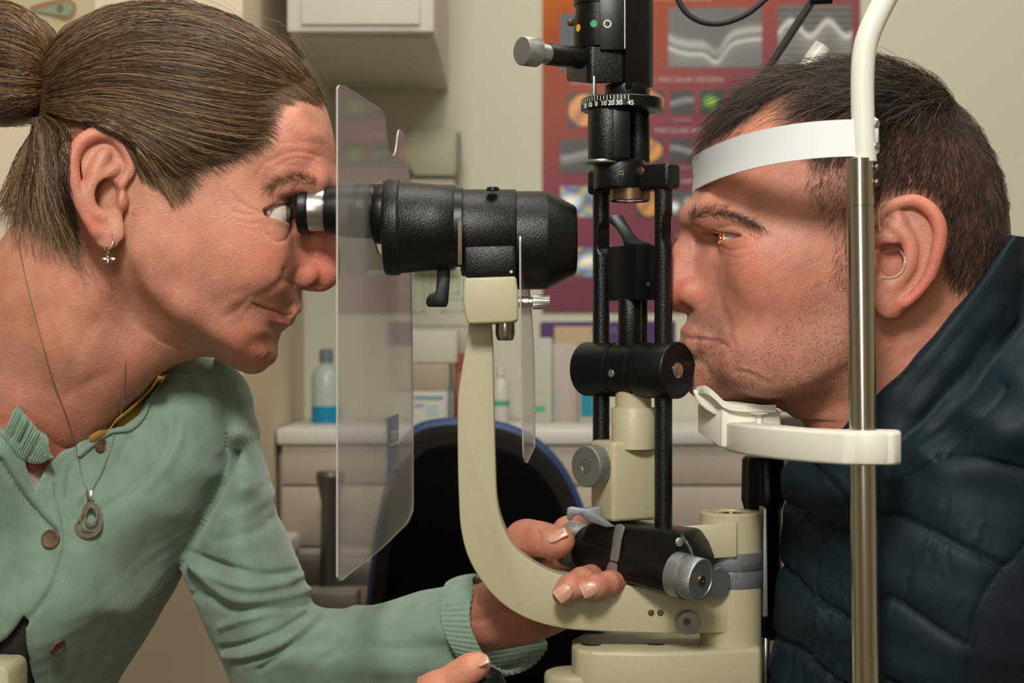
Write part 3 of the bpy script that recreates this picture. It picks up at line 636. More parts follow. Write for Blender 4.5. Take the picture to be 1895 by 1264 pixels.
# ---- man
lashes(man, P(1368, 438, -0.034), -1, P(1368, 437, -0.034).z-.002, 40, .006)
mr_ = Ray([m_body])
def inpoly(poly, x, y): return float(poly_dist(poly, np.array([x]), np.array([y]))[0]) < 0
HT = [(1318,225),(1350,195),(1400,150),(1470,118),(1560,108),(1640,112),(1720,150),(1780,205),(1700,215),(1600,200),(1520,205),(1500,228),(1520,200),(1545,172),(1490,160),(1440,175),(1390,215),(1350,222),(1325,238)]
HS = [(1508,222),(1560,196),(1640,196),(1730,190),(1780,205),(1815,240),(1860,360),(1862,440),(1850,520),(1810,535),(1765,525),(1756,500),(1758,440),(1752,400),(1735,352),(1690,338),(1636,350),(1606,396),(1600,430),(1600,300),(1510,300),(1520,290),(1490,250)]
def short(n, poly, Lf, df, lift, seed, rad, k=4, dens=None):
    r = np.random.default_rng(seed); a = np.array(poly, float); lo = a.min(0); hi = a.max(0)
    q = r.random((int(n*3.2), 2))*(hi-lo)+lo; q = q[poly_dist(poly, q[:, 0], q[:, 1]) < 4*r.random(len(q))]; out = []
    for x, y in q[:n]:
        if dens and r.random() > dens(x, y): continue
        p, nn, ok = mr_(x, y)
        if not ok: continue
        dx, dy = df(x, y); an = math.atan2(dy, dx)+r.normal()*0.28; L = Lf(x, y)*(0.6+0.7*r.random())
        d = Vector((math.cos(an), 0, -math.sin(an))); d = (d-nn*d.dot(nn)).normalized(); lf = lift*(0.6+0.8*r.random()); sdv = nn.cross(d)*r.normal()*0.15
        out.append(np.array([tuple(p+(d*s+nn*lf*(s-0.45*s*s)+sdv*s*s-nn*0.16*L/0.02*s*s)*L) for s in np.linspace(0, 1, k)]))
    return out
top = short(5200, HT, lambda x, y: 0.030 if x > 1360 else 0.022, lambda x, y: (-1.0, 0.22-0.5*max(0, (x-1600))/200*-1), 0.55, 31, 0.0002, k=6)
side = short(9000, HS, lambda x, y: 0.0115 if y < 300 else 0.0085, lambda x, y: (-0.45-0.1*(y < 280), 0.85), 0.5, 32, 0.0001, k=6, dens=lambda x, y: .15 if (y > 285 and x < 1625) else 1.0)
# crown silhouette tufts, rooted along the mid line
rr = np.random.default_rng(33); ridge = []
rg = resample([(1308,262),(1340,225),(1390,178),(1440,148),(1500,132),(1560,126),(1640,128),(1700,152),(1748,182),(1788,226),(1816,270),(1838,318),(1849,362),(1851,402),(1845,450),(1832,488)], 200)
for i in range(5200):
    s = rr.random(); j = int(s*198); a = rg[j]; t = rg[j+1]-rg[j]; t /= np.linalg.norm(t); n2 = np.array([t[1], -t[0]]); yy = rr.normal()*0.022
    p0 = P(a[0], a[1], 0); nn = Vector((n2[0], yy*9, -n2[1])).normalized(); p0 = p0-Vector((n2[0], 0, -n2[1]))*(yy*yy/0.15); p0.y = yy
    if a[0] < 1322 or (a[0] < 1350 and rr.random() < .5): continue
    if s < 0.62: d = Vector((-t[0], 0, t[1])); L = 0.026*(0.5+rr.random()*.8); lf = 0.42+.2*rr.random()
    else: d = Vector((t[0], 0, -t[1])); L = 0.0095*(0.6+rr.random()*.8); lf = 0.75
    d = (d+Vector((0, rr.normal()*.25, 0))).normalized()
    ridge.append(np.array([tuple(p0-nn*0.002+(d*q+nn*lf*(q-.5*q*q)-nn*0.16*L/0.02*q*q)*L) for q in np.linspace(0, 1, 6)]))
burn = short(620, [(1500,290),(1605,290),(1610,400),(1600,525),(1560,530),(1545,500),(1545,430),(1505,372),(1492,335)], lambda x, y: 0.0055, lambda x, y: (-0.25, 1), 0.35, 34, 0.0001, k=6)
L = top+side+ridge+burn; L = L+[s*np.array([1, -1, 1]) for s in (top+side)[::2]]
m_hair = tubes('hair', L, np.r_[np.full(len(top), .00017), np.full(len(side), .00012), np.full(len(ridge), .00016), np.full(len(burn), .00010), np.full(len(L)-len(top+side+ridge+burn), .00015)], hair_cols(len(L), '#38291f', '#7d6850', '#19120d', 35), M['hair'], man); tag(m_hair, 'short dark brown hair')
brow(mr_, [[(1278,392),(1300,382),(1328,380),(1365,394),(1420,420)], [(1276,408),(1300,402),(1330,400),(1365,408),(1412,424)], [(1278,400),(1300,391),(1328,390),(1360,397),(1400,414)]], 460, 19, 36, man, lambda n: hair_cols(n, '#46352a', '#6a5444', '#2a1f19', 37), 0.00010, 1, spread=1.3)
STB = [(1283,590),(1335,585),(1345,640),(1395,650),(1470,570),(1500,520),(1545,510),(1590,520),(1600,640),(1560,735),(1440,752),(1310,730),(1275,660)]
stub = short(2600, STB, lambda x, y: 0.0007, lambda x, y: (-0.2, 1), 0.9, 38, 0.0001, k=3)
tubes('beard_stubble', stub, 0.00016, [srgb('#3a302c')]*len(stub), M['hair'], man)
# ================================================================ hard-surface helpers (world coordinates)
def bm_link(name, bm, m, parent=None, smooth=35, label=None):
    bmesh.ops.recalc_face_normals(bm, faces=bm.faces)
    for f in bm.faces: f.smooth = True
    for e in bm.edges:
        if len(e.link_faces) == 2 and e.calc_face_angle(0) > math.radians(smooth): e.smooth = False
    me = bpy.data.meshes.new(name); bm.to_mesh(me); bm.free()
    o = link(name, me, m, parent)
    if label: o['label'] = label
    return o
def axis_frame(ax):
    ax = Vector(ax).normalized(); up = Vector((0, 0, 1)) if abs(ax.z) < .9 else Vector((1, 0, 0))
    u = ax.cross(up).normalized(); return u, ax.cross(u).normalized(), ax
def add_lathe(bm, o, ax, prof, seg=56, teeth=0, depth=0.0):
    """prof: (t along the axis, radius) in metres; teeth gives a knurl on the rings flagged with a third value"""
    u, v, a = axis_frame(ax); o = Vector(o); rings = []
    n = teeth*4 if teeth else seg
    for p in prof:
        t, r = p[0], p[1]; kn = len(p) > 2 and p[2]
        if r <= 1e-7: rings.append([bm.verts.new(o+a*t)]); continue
        ring = []
        for i in range(n):
            an = 2*math.pi*i/n; rr = r-(depth if kn and (i % 4) in (0, 3) else 0)
            ring.append(bm.verts.new(o+a*t+(u*math.cos(an)+v*math.sin(an))*rr))
        rings.append(ring)
    for A, B in zip(rings, rings[1:]):
        if len(A) == 1 and len(B) == 1: continue
        for i in range(n):
            j = (i+1) % n
            if len(A) == 1: bm.faces.new((A[0], B[i], B[j]))
            elif len(B) == 1: bm.faces.new((A[i], B[0], A[j]))
            else: bm.faces.new((A[i], B[i], B[j], A[j]))
    return bm
def cyl_prof(L, r, b=0.0006, t0=0.0):
    return [(t0, 0), (t0, r-b), (t0+b*.3, r-b*.3), (t0+b, r), (t0+L-b, r), (t0+L-b*.3, r-b*.3), (t0+L, r-b), (t0+L, 0)]
def lathe(name, o, ax, prof, m, parent=None, seg=56, teeth=0, depth=0.0, label=None):
    return bm_link(name, add_lathe(bmesh.new(), o, ax, prof, seg, teeth, depth), m, parent, label=label)
def rod(name, a, b, r, m, parent=None, bev=0.0006, seg=48, label=None):
    a = Vector(a); b = Vector(b); return lathe(name, a, b-a, cyl_prof((b-a).length, r, bev), m, parent, seg, label=label)
def add_prism(bm, pts, dvec, bev=0.0, seg=2):
    """pts: world points of a planar outline, swept by dvec"""
    b2 = bmesh.new(); dvec = Vector(dvec)
    A = [b2.verts.new(Vector(p)) for p in pts]; B = [b2.verts.new(Vector(p)+dvec) for p in pts]; n = len(A)
    b2.faces.new(A); b2.faces.new(B[::-1])
    for i in range(n): b2.faces.new((A[i], B[i], B[(i+1) % n], A[(i+1) % n]))
    bmesh.ops.recalc_face_normals(b2, faces=b2.faces)
    if bev: 
        es = [e for e in b2.edges if len(e.link_faces) == 2 and e.calc_face_angle(0) > 0.45]
        bmesh.ops.bevel(b2, geom=es, offset=bev, segments=seg, profile=0.5, affect='EDGES', clamp_overlap=True)
    me = bpy.data.meshes.new('tmp'); b2.to_mesh(me); b2.free(); bm.from_mesh(me); bpy.data.meshes.remove(me)
    return bm
def prism(name, pts, dvec, m, parent=None, bev=0.0008, seg=2, label=None, smooth=35):
    return bm_link(name, add_prism(bmesh.new(), pts, dvec, bev, seg), m, parent, label=label, smooth=smooth)
def flat(pts, Y): return [P(x, y, Y) for x, y in pts]
def boxpts(c, ax, half, z0):
    """horizontal rectangle: centre c (x,y), unit axis ax, half sizes"""
    a = Vector((ax[0], ax[1], 0)).normalized(); b = Vector((-a.y, a.x, 0)); c = Vector((c[0], c[1], z0))
    return [c-a*half[0]-b*half[1], c+a*half[0]-b*half[1], c+a*half[0]+b*half[1], c-a*half[0]+b*half[1]]
def text_mesh(name, s, size, m, parent, origin, right, up, ext=0.00005, align='CENTER', bold=0.0):
    c = bpy.data.curves.new(name, 'FONT'); c.body = s; c.size = size; c.align_x = align; c.align_y = 'CENTER'; c.extrude = ext; c.offset = bold
    t = bpy.data.objects.new('tmp_text', c); COL.objects.link(t)
    bpy.context.view_layer.update(); dg = bpy.context.evaluated_depsgraph_get(); me = bpy.data.meshes.new_from_object(t.evaluated_get(dg))
    bpy.data.objects.remove(t); r = Vector(right).normalized(); u = Vector(up).normalized(); n = r.cross(u)
    for v in me.vertices: v.co = Vector(origin)+r*v.co.x+u*v.co.y+n*v.co.z
    me.name = name; return link(name, me, m, parent)
def tube_curve(name, pts, r, m, parent=None, seg=14, n=6, cap=True, label=None):
    p3 = [Vector(p) for p in pts]; N = len(p3); sm = []
    for i in range(N-1):
        p0, p1, p2, q3 = p3[max(0, i-1)], p3[i], p3[i+1], p3[min(N-1, i+2)]
        for k in range(n):
            t = k/n; sm.append(0.5*((2*p1)+(-p0+p2)*t+(2*p0-5*p1+4*p2-q3)*t*t+(-p0+3*p1-3*p2+q3)*t**3))
    sm.append(p3[-1]); bm = bmesh.new(); rings = []; pu = None
    for i, p in enumerate(sm):
        t = (sm[min(i+1, len(sm)-1)]-sm[max(i-1, 0)]).normalized()
        if pu is None: pu = axis_frame(t)[0]
        u = (pu-t*pu.dot(t)).normalized(); v = t.cross(u); pu = u
        rr = r(i/(len(sm)-1)) if callable(r) else r
        rings.append([bm.verts.new(p+(u*math.cos(6.28318*k/seg)+v*math.sin(6.28318*k/seg))*rr) for k in range(seg)])
    for A, B in zip(rings, rings[1:]):
        for k in range(seg): bm.faces.new((A[k], B[k], B[(k+1) % seg], A[(k+1) % seg]))
    if cap: bm.faces.new(rings[0]); bm.faces.new(rings[-1])
    return bm_link(name, bm, m, parent, label=label)
def screw(o, ax, r, m, parent, slot=0.6, name='screw'):
    u, v, a = axis_frame(ax); d = u*math.cos(slot)+v*math.sin(slot); e = a.cross(d); bm = bmesh.new()
    add_lathe(bm, o, a, [(-0.001, 0), (-0.001, r), (0.0003, r), (0.0006, r*.85), (0.0007, 0)], 28)
    s = bm_link(name, bm, m, parent); c = Vector(o)+a*0.00075; w = r*.13
    sl = bmesh.new(); add_prism(sl, [c-d*r*.85-e*w, c+d*r*.85-e*w, c+d*r*.85+e*w, c-d*r*.85+e*w], a*0.00006); bm_link('slot', sl, M['blackhole'], s)
    return s
M['black'] = mat('black_crackle_paint', (.0048, .0049, .0050), rough=.30, spec=.42, bump=.8, bscale=1000, bdist=.00045)
M['black_smooth'] = mat('black_satin_paint', (.0045, .0045, .0048), rough=.34, spec=.36, bump=.15, bscale=2500)
M['blackhole'] = mat('black_recess', (.003, .003, .003), rough=.8)
M['cream'] = mat('cream_enamel', '#aea888', rough=.42, spec=.45, bump=.22, bscale=700, var=.02, vscale=300, bdist=.0003)
M['white'] = mat('white_plastic', '#dcdacb', rough=.42, spec=.45, bump=.15, bscale=900)
M['whitepaint'] = mat('white_enamel', '#dbdbce', rough=.3, spec=.5)
M['band'] = mat('white_band_plastic', '#dcdfe0', rough=.45, spec=.4)
M['alu'] = mat('brushed_aluminium', '#a2a4a3', rough=.42, metal=.85, bump=.1, bscale=2000)
M['alu_light'] = mat('polished_aluminium', '#bdbdb4', rough=.27, metal=.95, bump=.05, bscale=2000)
M['chrome'] = mat('polished_steel', '#c4c2ba', rough=.2, metal=1.0)
M['brass'] = mat('brass', '#7b6650', rough=.35, metal=.9)
M['steelring'] = mat('grey_satin_metal', '#7c8184', rough=.45, metal=.5)
M['glass'] = mat('lens_glass', '#c8d0d0', rough=.03, trans=.0, metal=.0, spec=1.0, coat=1.0)
M['glass'].node_tree.nodes['Principled BSDF'].inputs['Base Color'].default_value = (.02, .022, .025, 1)
M['yellow'] = mat('yellow_dot', '#d9a41c', rough=.4); M['green'] = mat('green_dot', '#2f8f5b', rough=.4); M['whiteink'] = mat('white_ink', '#d9d8cc', rough=.5)
M['brownstrip'] = mat('worn_brown_strip', '#5b493e', rough=.5)

# ================================================================ slit lamp
SL = empty('slit_lamp', P(1230, 1230, 0.0), 'slit lamp microscope with black barrel, cream J-shaped arm and black light column', 'slit lamp')
YM = -0.030
def hx(name, prof, y, Y, m, parent, **k):
    """lathe along +X: prof of (px, radius px) measured at depth Y"""
    s = (D+Y)/D; z = P(0, y, Y).z; pr = [((x-CX)/SC*s, r/SC*s, *q) for x, r, *q in prof]
    return lathe(name, (0, Y, z), (1, 0, 0), pr, m, parent, seg=72, **k)
mic = hx('microscope_body', [(711,0),(711,80),(713,86),(718,89),(738,89),(741,86),(743,85),(800,80),(838,76),(842,73),(843,60),(843,0)], 421, YM, M['black'], SL, label='black tapered magnification drum')
hx('flange_line', [(738.5,0),(738.5,88),(740.5,88),(740.5,0)], 421, YM, M['blackhole'], mic)
for Y in (YM,):
    hx('neck_ring', [(692,0),(692,52),(700,56),(714,56),(714,0)], 396, Y, M['black_smooth'], SL)
    ep = hx('eyepiece', [(600,0),(600,36),(603,43),(622,46),(640,47),(690,50),(694,48),(694,0)], 389, Y, M['black_smooth'], SL)
    hx('silver_sleeve', [(569,0),(569,39),(570,40.5),(599,40.5),(602,39),(602,0)], 388, Y, M['alu_light'], ep, label='bright silver eyepiece sleeve')
    hx('eyecup', [(570,38),(572,45),(569,46.5),(555,45.5),(552,43),(551,38),(555,30),(561,26),(561,0)], 387, Y, M['black_smooth'], ep, label='black rubber eyecup')
Y2 = 0.030
hx('neck_ring', [(700,0),(700,52),(722,54),(722,0)], 396, Y2, M['black_smooth'], SL)
ep = hx('eyepiece', [(612,0),(612,36),(615,43),(650,47),(704,50),(704,0)], 393, Y2, M['black_smooth'], SL)
hx('silver_sleeve', [(583,0),(583,39),(584,40.5),(613,40.5),(613,0)], 392, Y2, M['alu_light'], ep)
hx('eyecup', [(584,38),(586,45),(583,46.5),(569,45.5),(566,43),(565,38),(570,30),(575,26),(575,0)], 391, Y2, M['black_smooth'], ep)
lathe('microscope_body', P(719, 421, Y2), (1, 0, 0), cyl_prof(.046, .029, .002), M['black'], SL, seg=64)
hx('drum_gap', [(840,0),(840,73),(856,73),(856,0)], 421, YM, M['black_smooth'], SL)
prism('worn_strip', flat([(847,408),(855,408),(855,490),(847,490)], YM-.0262), (0, .003, 0), M['brownstrip'], SL, bev=.0003)
# middle block and objective
b = bmesh.new(); s = (D-.012)/D
add_lathe(b, (0, -.012, P(0, 431, -.012).z), (1, 0, 0), [((x-CX)/SC*s, r/SC*s) for x, r in [(853,0),(853,76),(856,80.5),(952,80.5),(956,78),(956,0)]], 72)
hs = bm_link('microscope_housing', b, M['black'], SL)
prism('housing_plate', [P(856,455,-.041), P(956,452,-.041), P(958,511,-.041), P(857,512,-.041)], (0, .06, 0), M['black'], hs, bev=.003)
lathe('focus_screw', P(912, 353, -.03), (0, 0, 1), [(0, 0), (0, .0042), (.0018, .004), (.0024, .003), (.0026, 0)], M['black_smooth'], hs)
lathe('set_screw', P(946, 503, -.0415), (0, -1, 0), [(0, 0), (0, .0011), (.0004, .001), (.0004, 0)], M['alu'], hs, seg=16)
s = (D-.008)/D
ob = lathe('objective_housing', (0, -.008, P(0, 445, -.008).z), (1, 0, 0), [((x-CX)/SC*s, r/SC*s) for x, r in [(954,0),(954,88),(956,91),(1010,91),(1014,90),(1062,65),(1066,61),(1067,56),(1063,50),(1058,48),(1058,0)]], M['black'], SL, seg=80, label='black conical objective housing')
lathe('objective_lens', P(1059, 445, -.008), (1, 0, 0), [(0, 0), (0, .016), (.001, .012), (.0016, 0)], M['glass'], ob)
prism('magnification_lever', flat([(809,497),(833,497),(832,520),(829,560),(826,568),(792,568),(788,562),(789,552),(796,544),(806,541),(808,520)], -.030), (0, .005, 0), M['black_smooth'], SL, bev=.0008)
# cream holder block with the fixing screw
blk = prism('holder_block', flat([(857,514),(955,511),(959,540),(959,593),(945,597),(866,600),(861,585),(857,560)], -.042), (0, .078, 0), M['cream'], SL, bev=.0018, seg=3, label='cream block carrying the microscope')
lathe('thumb_screw', P(960, 559, -.030), (1, 0, 0), [(0, 0), (0, .0036), (.006, .0036), (.0065, .0030), (.0085, .0030), (.009, .0048, 1), (.0195, .0048, 1), (.020, .0044), (.020, 0)], M['alu_light'], SL, teeth=22, depth=.0003, label='knurled silver thumb screw')
pl = lathe('chuck', P(935, 594, -.012), (0, 0, -1), [(0, 0), (0, .0062), (.0085, .0064), (.0125, .0052), (.0128, .004), (.0122, 0)], M['chrome'], SL, label='small polished steel chuck')
# J arm: outline of the bar, extruded and bevelled
ARM = smooth_poly([(868,596),(864,626),(852,700),(847,745),(847,840),(849,920),(853,978),(866,1030),(893,1078),(930,1118),(980,1147),(1040,1163),(1100,1168),(1200,1172),(1292,1174)], 5, closed=False).tolist()
ARM += smooth_poly([(1292,1092),(1180,1085),(1080,1073),(1030,1062),(985,1040),(950,1010),(930,970),(920,925),(917,860),(914,740),(912,640),(909,596)], 5, closed=False).tolist()
arm = prism('support_arm', flat(ARM, -.018), (0, .036, 0), M['cream'], SL, bev=.0026, seg=3, smooth=50, label='cream J-shaped support arm')
for x in (1205, 1222): screw(P(x, 1134, -.018), (0, -1, 0), .0021, M['brass'], arm)
# ---- column
E1 = Vector((.72, -.69, 0)).normalized(); E2 = Vector((.69, .72, 0)).normalized()
T0 = P(1170, 685, 0.0)
def TW(a, b, py):
    """point on the column: a along E1 (towards camera right), b along E2, height of photo row py at Y=0"""
    q = T0+E1*a+E2*b; q.z = P(0, py, 0).z; return q
rodL = [TW(-.027, 0, 350), TW(-.027, 0, 822)]; rodR = [TW(.0262, 0, 345), TW(.0262, 0, 990)]
def notched(name, a, b, r, n0, n1, side):
    """round rod with a flat milled notch between heights n0 and n1"""
    bm = bmesh.new(); N = 40; zs = [(b.z, r), (a.z, r)]
    H = sorted([b.z, n1-.002, n1, n1+.003, (n0+n1)/2, n0-.003, n0, n0+.002, a.z]); rings = []
    for z in H:
        cut = r*(.42) if n1 <= z <= n0 else r
        if z in (n1, n0): cut = r*.8
        ring = []
        for i in range(N):
            an = 2*math.pi*i/N; d = Vector((math.cos(an), math.sin(an), 0))*r; k = d.dot(side)
            if k > cut: d = d-side*(k-cut)
            ring.append(bm.verts.new(Vector((a.x, a.y, z))+d))
        rings.append(ring)
    for A, B in zip(rings, rings[1:]):
        for i in range(N): bm.faces.new((A[i], B[i], B[(i+1) % N], A[(i+1) % N]))
    bm.faces.new(rings[0]); bm.faces.new(rings[-1]); return bm_link(name, bm, M['black'], SL)
notched('column_rod', rodL[0], rodL[1], .0057, P(0, 412, 0).z, P(0, 466, 0).z, Vector((.5, -.86, 0)))
notched('column_rod', rodR[0], rodR[1], .0058, P(0, 402, 0).z, P(0, 455, 0).z, Vector((.75, -.66, 0)))
# pivot drum
dr = lathe('pivot_drum', TW(-.040, 0, 684), E1, [(0, 0), (0, .0172), (.001, .0183), (.0285, .0183), (.029, .0176), (.030, .0176), (.0305, .0183), (.0475, .0183), (.048, .0176), (.049, .0176), (.0495, .0185), (.0775, .0185), (.0785, .0178), (.0785, .0168), (.0779, .0166), (.0779, 0)], M['black_smooth'], SL, seg=80, label='black horizontal pivot drum')
screw(TW(-.040, 0, 684)+E1*.0782, E1, .0056*.9, M['alu_light'], dr, slot=1.9)
screw(TW(-.003, 0, 690)-E2*.0178, -E2, .0026, M['alu'], dr, slot=.9)
# prism housing
ax = (math.cos(math.radians(33)), math.sin(math.radians(33)))
cP = P(1186, 500, .006)
ph = prism('prism_housing', boxpts((cP.x, cP.y), ax, (.0155, .0155), P(0, 556, 0).z), (0, 0, P(0, 455, 0).z-P(0, 556, 0).z), M['black_smooth'], SL, bev=.0004)
vm = Vector((-math.sin(math.radians(33))*-1, -math.cos(math.radians(33)), 0)); vl = Vector((-ax[0], -ax[1], 0))
fc = Vector((cP.x, cP.y, P(0, 527, 0).z)); nr = Vector((ax[1], -ax[0], 0))
for off in (-.006, .008):
    lathe('set_screw', fc+nr*.0155+Vector((ax[0], ax[1], 0))*off*1.0, nr, [(0, 0), (0, .0015), (.0003, .0014), (.0003, .0008), (-.001, .0008), (-.001, 0)], M['alu_light'], ph, seg=20)
prism('mirror_tip', flat([(1218,470),(1237,484),(1250,502),(1239,522),(1222,540)], .0), (0, .012, 0), M['black_smooth'], ph, bev=.0004)
prism('tilt_lever', flat([(1129,402),(1133,397),(1149,396),(1153,400),(1163,417),(1176,436),(1188,446),(1208,452),(1156,453),(1150,436),(1140,420),(1129,409)], -.004), (0, .010, 0), M['black_smooth'], SL, bev=.0005)
rod('mirror_post', P(1166, 553, .0), P(1166, 650, .0), .0078, M['black'], SL); rod('mirror_post', P(1184, 553, .010), P(1184, 650, .010), .0052, M['black'], SL)
# yoke and lens barrel
yz0 = P(0, 350, 0).z; yz1 = P(0, 298, 0).z
yk = bmesh.new(); c = TW(0, 0, 350)
add_prism(yk, [TW(-.0345, -.007, 356), TW(.0352, -.007, 356), TW(.0352, .0075, 356), TW(-.0345, .0075, 356)], (0, 0, P(0, 298, 0).z-P(0, 356, 0).z-.004), .0028, 3)
add_lathe(yk, TW(-.006, -.006, 350), (0, 0, 1), cyl_prof(yz1-yz0, .0172, .0008), 56)
yk = bm_link('yoke', yk, M['black'], SL)
p = TW(.010, -.0072, 322); screw(TW(.013, -.0074, 321), -E2, .0030, M['brass'], yk, slot=1.9)
p = TW(-.006, -.006, 325)-Vector((0.0, 1, 0))*.0172; lathe('set_screw', p, (0, -1, 0), [(0, 0), (0, .0016), (.0004, .0015), (.0004, .0008), (0, .0008), (0, 0)], M['brass'], yk, seg=18)
lb = lathe('lens_barrel', TW(-.001, -.001, 373), (0, 0, 1), [(0, .0122), (.0006, .0132), (.008, .0135), (.009, .0128), (.009, 0)], M['brass'], SL, label='brass lens barrel')
lathe('lens', TW(-.001, -.001, 372.5), (0, 0, 1), [(.0006, 0), (0, .006), (.0008, .0122), (.001, 0)], M['glass'], lb)
rod('column_neck', P(1126, 300, -.008), P(1126, 196, -.008), .0135, M['black'], SL, bev=.0012)
prism('column_neck', boxpts((P(1143, 0, -.009).x, -.008), (1, 0.15), (.0055, .013), P(0, 296, -.008).z), (0, 0, .033), M['black_smooth'], SL, bev=.0004)
rod('column_neck', P(1181, 302, .010), P(1181, 165, .010), .0078, M['black'], SL, bev=.0008)
rod('silver_collar', P(1114, 303, -.010), P(1114, 297, -.010), .0115, M['alu'], SL)
rod('upper_collar', P(1160, 180, .002), P(1160, 158, .002), .0145, M['black_smooth'], SL)
# angle scale
sc0 = P(1150, 206, 0.0); sr = .0268; tz = Vector((0.0, 0.0, 1))
dsc = lathe('angle_scale', sc0, tz, [(0, 0), (0, sr-.001), (.0005, sr), (.0072, sr), (.0078, sr-.0006), (.0078, 0)], M['black_smooth'], SL, seg=96, label='black ring with white degree scale')
su, sv, sa = axis_frame(tz)
def on_ring(c, ang, h, r): return c+(Vector((math.cos(ang), math.sin(ang), 0))*r)-tz*0+Vector((0, 0, 1))*h
tk = bmesh.new()
for i in range(19):
    an = math.radians(186+i*5.0); t = Vector((-math.sin(an), math.cos(an), 0)); q = on_ring(sc0, an, 0, sr+.00003); lo = .0044 if i % 2 else .0036
    add_prism(tk, [q+t*-.00022+Vector((0, 0, lo)), q+t*.00022+Vector((0, 0, lo)), q+t*.00022+Vector((0, 0, .0071)), q+t*-.00022+Vector((0, 0, .0071))], Vector((math.cos(an), math.sin(an), 0))*.00005)
bm_link('scale_marks', tk, M['whiteink'], dsc)
for s_, de in (('20', 205), ('10', 217), ('0', 229), ('10', 241), ('20', 252), ('30', 263), ('45', 279)):
    an = math.radians(de); q = on_ring(sc0, an, .0019, sr+.0001); text_mesh('scale_number', s_, .0043, M['whiteink'], dsc, q, (-math.sin(an), math.cos(an), 0), (0, 0, 1), bold=.00008)
rod('guide_pin', P(1099, 186, -.016), P(1099, 140, -.016), .0018, M['alu_light'], SL)
# lamp housing
hA = math.radians(-33); hx_ = (math.cos(math.radians(33)), math.sin(math.radians(33)))
cH = P(1130, 100, .004)
lh = prism('lamp_housing', [P(1048,0,.012), P(1086,0,-.016), P(1096,0,-.018), P(1152,0,-.014), P(1206,0,.006), P(1206,0,.034), P(1060,0,.034)], (0, 0, .0245), M['black'], SL, bev=.0012, seg=3, label='black lamp housing')
for v in lh.data.vertices: v.co.z += P(0, 152, 0).z-P(0, 0, 0).z
prism('housing_tower', [P(1157,0,-.016), P(1200,0,-.004), P(1209,0,.003), P(1209,0,.034), P(1150,0,.034)], (0, 0, .075), M['black'], lh, bev=.0015, seg=3)
for v in bpy.data.objects[lh.children[-1].name].data.vertices: v.co.z += P(0, 163, 0).z-P(0, 0, 0).z
lc = P(1109, 92, -.002); prof = [(0, 0), (0, .0166), (.0005, .0168), (.0215, .0168), (.022, .0158), (.0285, .0158), (.029, .0170), (.044, .0170), (.044, 0)]
fr = lathe('filter_drum', lc, (0, 0, 1), prof, M['black_smooth'], SL, seg=80, label='black filter drum with coloured dots')
prism('drum_plate', [P(1110,92,-.019), P(1156,92,-.019), P(1156,-20,-.019), P(1110,-20,-.019)], (0, .012, 0), M['black_smooth'], lh, bev=.0003)
prism('plate_edge', [P(1155.5,90,-.0192), P(1157,90,-.0192), P(1157,-20,-.0192), P(1155.5,-20,-.0192)], (0, .012, 0), M['alu'], lh, bev=0)
def dot(px, py, r, m, ring=False, parent=fr):
    a = math.asin(max(-1, min(1, (P(px, py, -.018).x-lc.x)/.0169))); n = Vector((math.sin(a), -math.cos(a), 0)); c = Vector((lc.x, lc.y, P(0, py, -.018).z))+n*.01688
    if px > 1112: n = Vector((0, -1, 0)); c = P(px, py, -.01915)
    lathe('filter_mark', c, n, [(0, r*.72), (0, r), (.00012, r), (.00012, r*.72)] if ring else [(0, 0), (0, r), (.00012, r), (.00012, 0)], m, parent, seg=36)
dot(1071, 48, .0024, M['yellow']); dot(1099, 44, .0024, M['green']); dot(1124, 44, .0026, M['whiteink'], True)
rod('side_pin', P(1062, 42, -.012), P(1051, 42, -.014), .0022, M['brass'], SL)
# side arm with knurled knob
k0 = P(1075, 108, -.014); k1 = P(1010, 101, -.030); kd = (P(957, 93, -.046)-k0).normalized(); k0 = P(1075, 108, -.014)
L1 = (k1-k0).length
rod('width_rod', k0, k0+kd*L1, .0071, M['black'], SL)
kn = k0+kd*L1
lathe('width_knob', kn, kd, [(0, 0), (0, .0064), (.008, .0064), (.0084, .0068), (.0088, .0092, 1), (.0200, .0092, 1), (.0206, .0088), (.0207, 0)], M['alu'], SL, teeth=60, depth=.0003, label='silver knurled slit width knob')
# cream column post
po = bmesh.new(); pc = P(1172, 0, 0)
add_lathe(po, Vector((pc.x, 0, P(0, 756, 0).z)), (0, 0, 1), [(0, 0), (0, .0120), (.0170, .0118), (.0172, 0)], 56)
add_lathe(po, Vector((pc.x, 0, P(0, 830, 0).z)), (0, 0, 1), [(0, 0), (0, .0146), (.0262, .0146), (.0272, .0138), (.0273, 0)], 56)
a3 = (math.cos(math.radians(28)), math.sin(math.radians(28))); cB = P(1155, 0, .004)
add_prism(po, boxpts((cB.x, cB.y), a3, (.0178, .0145), P(0, 965, -.01).z), (0, 0, .0525), .003, 3)
pst = bm_link('column_post', po, M['cream'], SL, smooth=45, label='cream column post')
nl = Vector((-a3[0], -a3[1], 0)); kc = P(1104, 862, -.006)
kb = lathe('height_knob', kc, Vector((-.74, -.67, 0)), [(-.004, 0), (-.004, .0128), (0, .0128), (.0005, .0136, 1), (.0095, .0136, 1), (.0102, .0130), (.0103, .0048), (.0098, .0046), (.0098, 0)], M['alu'], SL, teeth=64, depth=.00035, label='grey knurled knob on the cream post')
lathe('centre_bolt', kc+Vector((-.74, -.67, 0)).normalized()*.0097, (-.74, -.67, 0), [(0, 0), (0, .0043), (.0006, .0041), (.0006, .0034), (.0003, .0030), (.0004, 0)], M['alu_light'], kb)
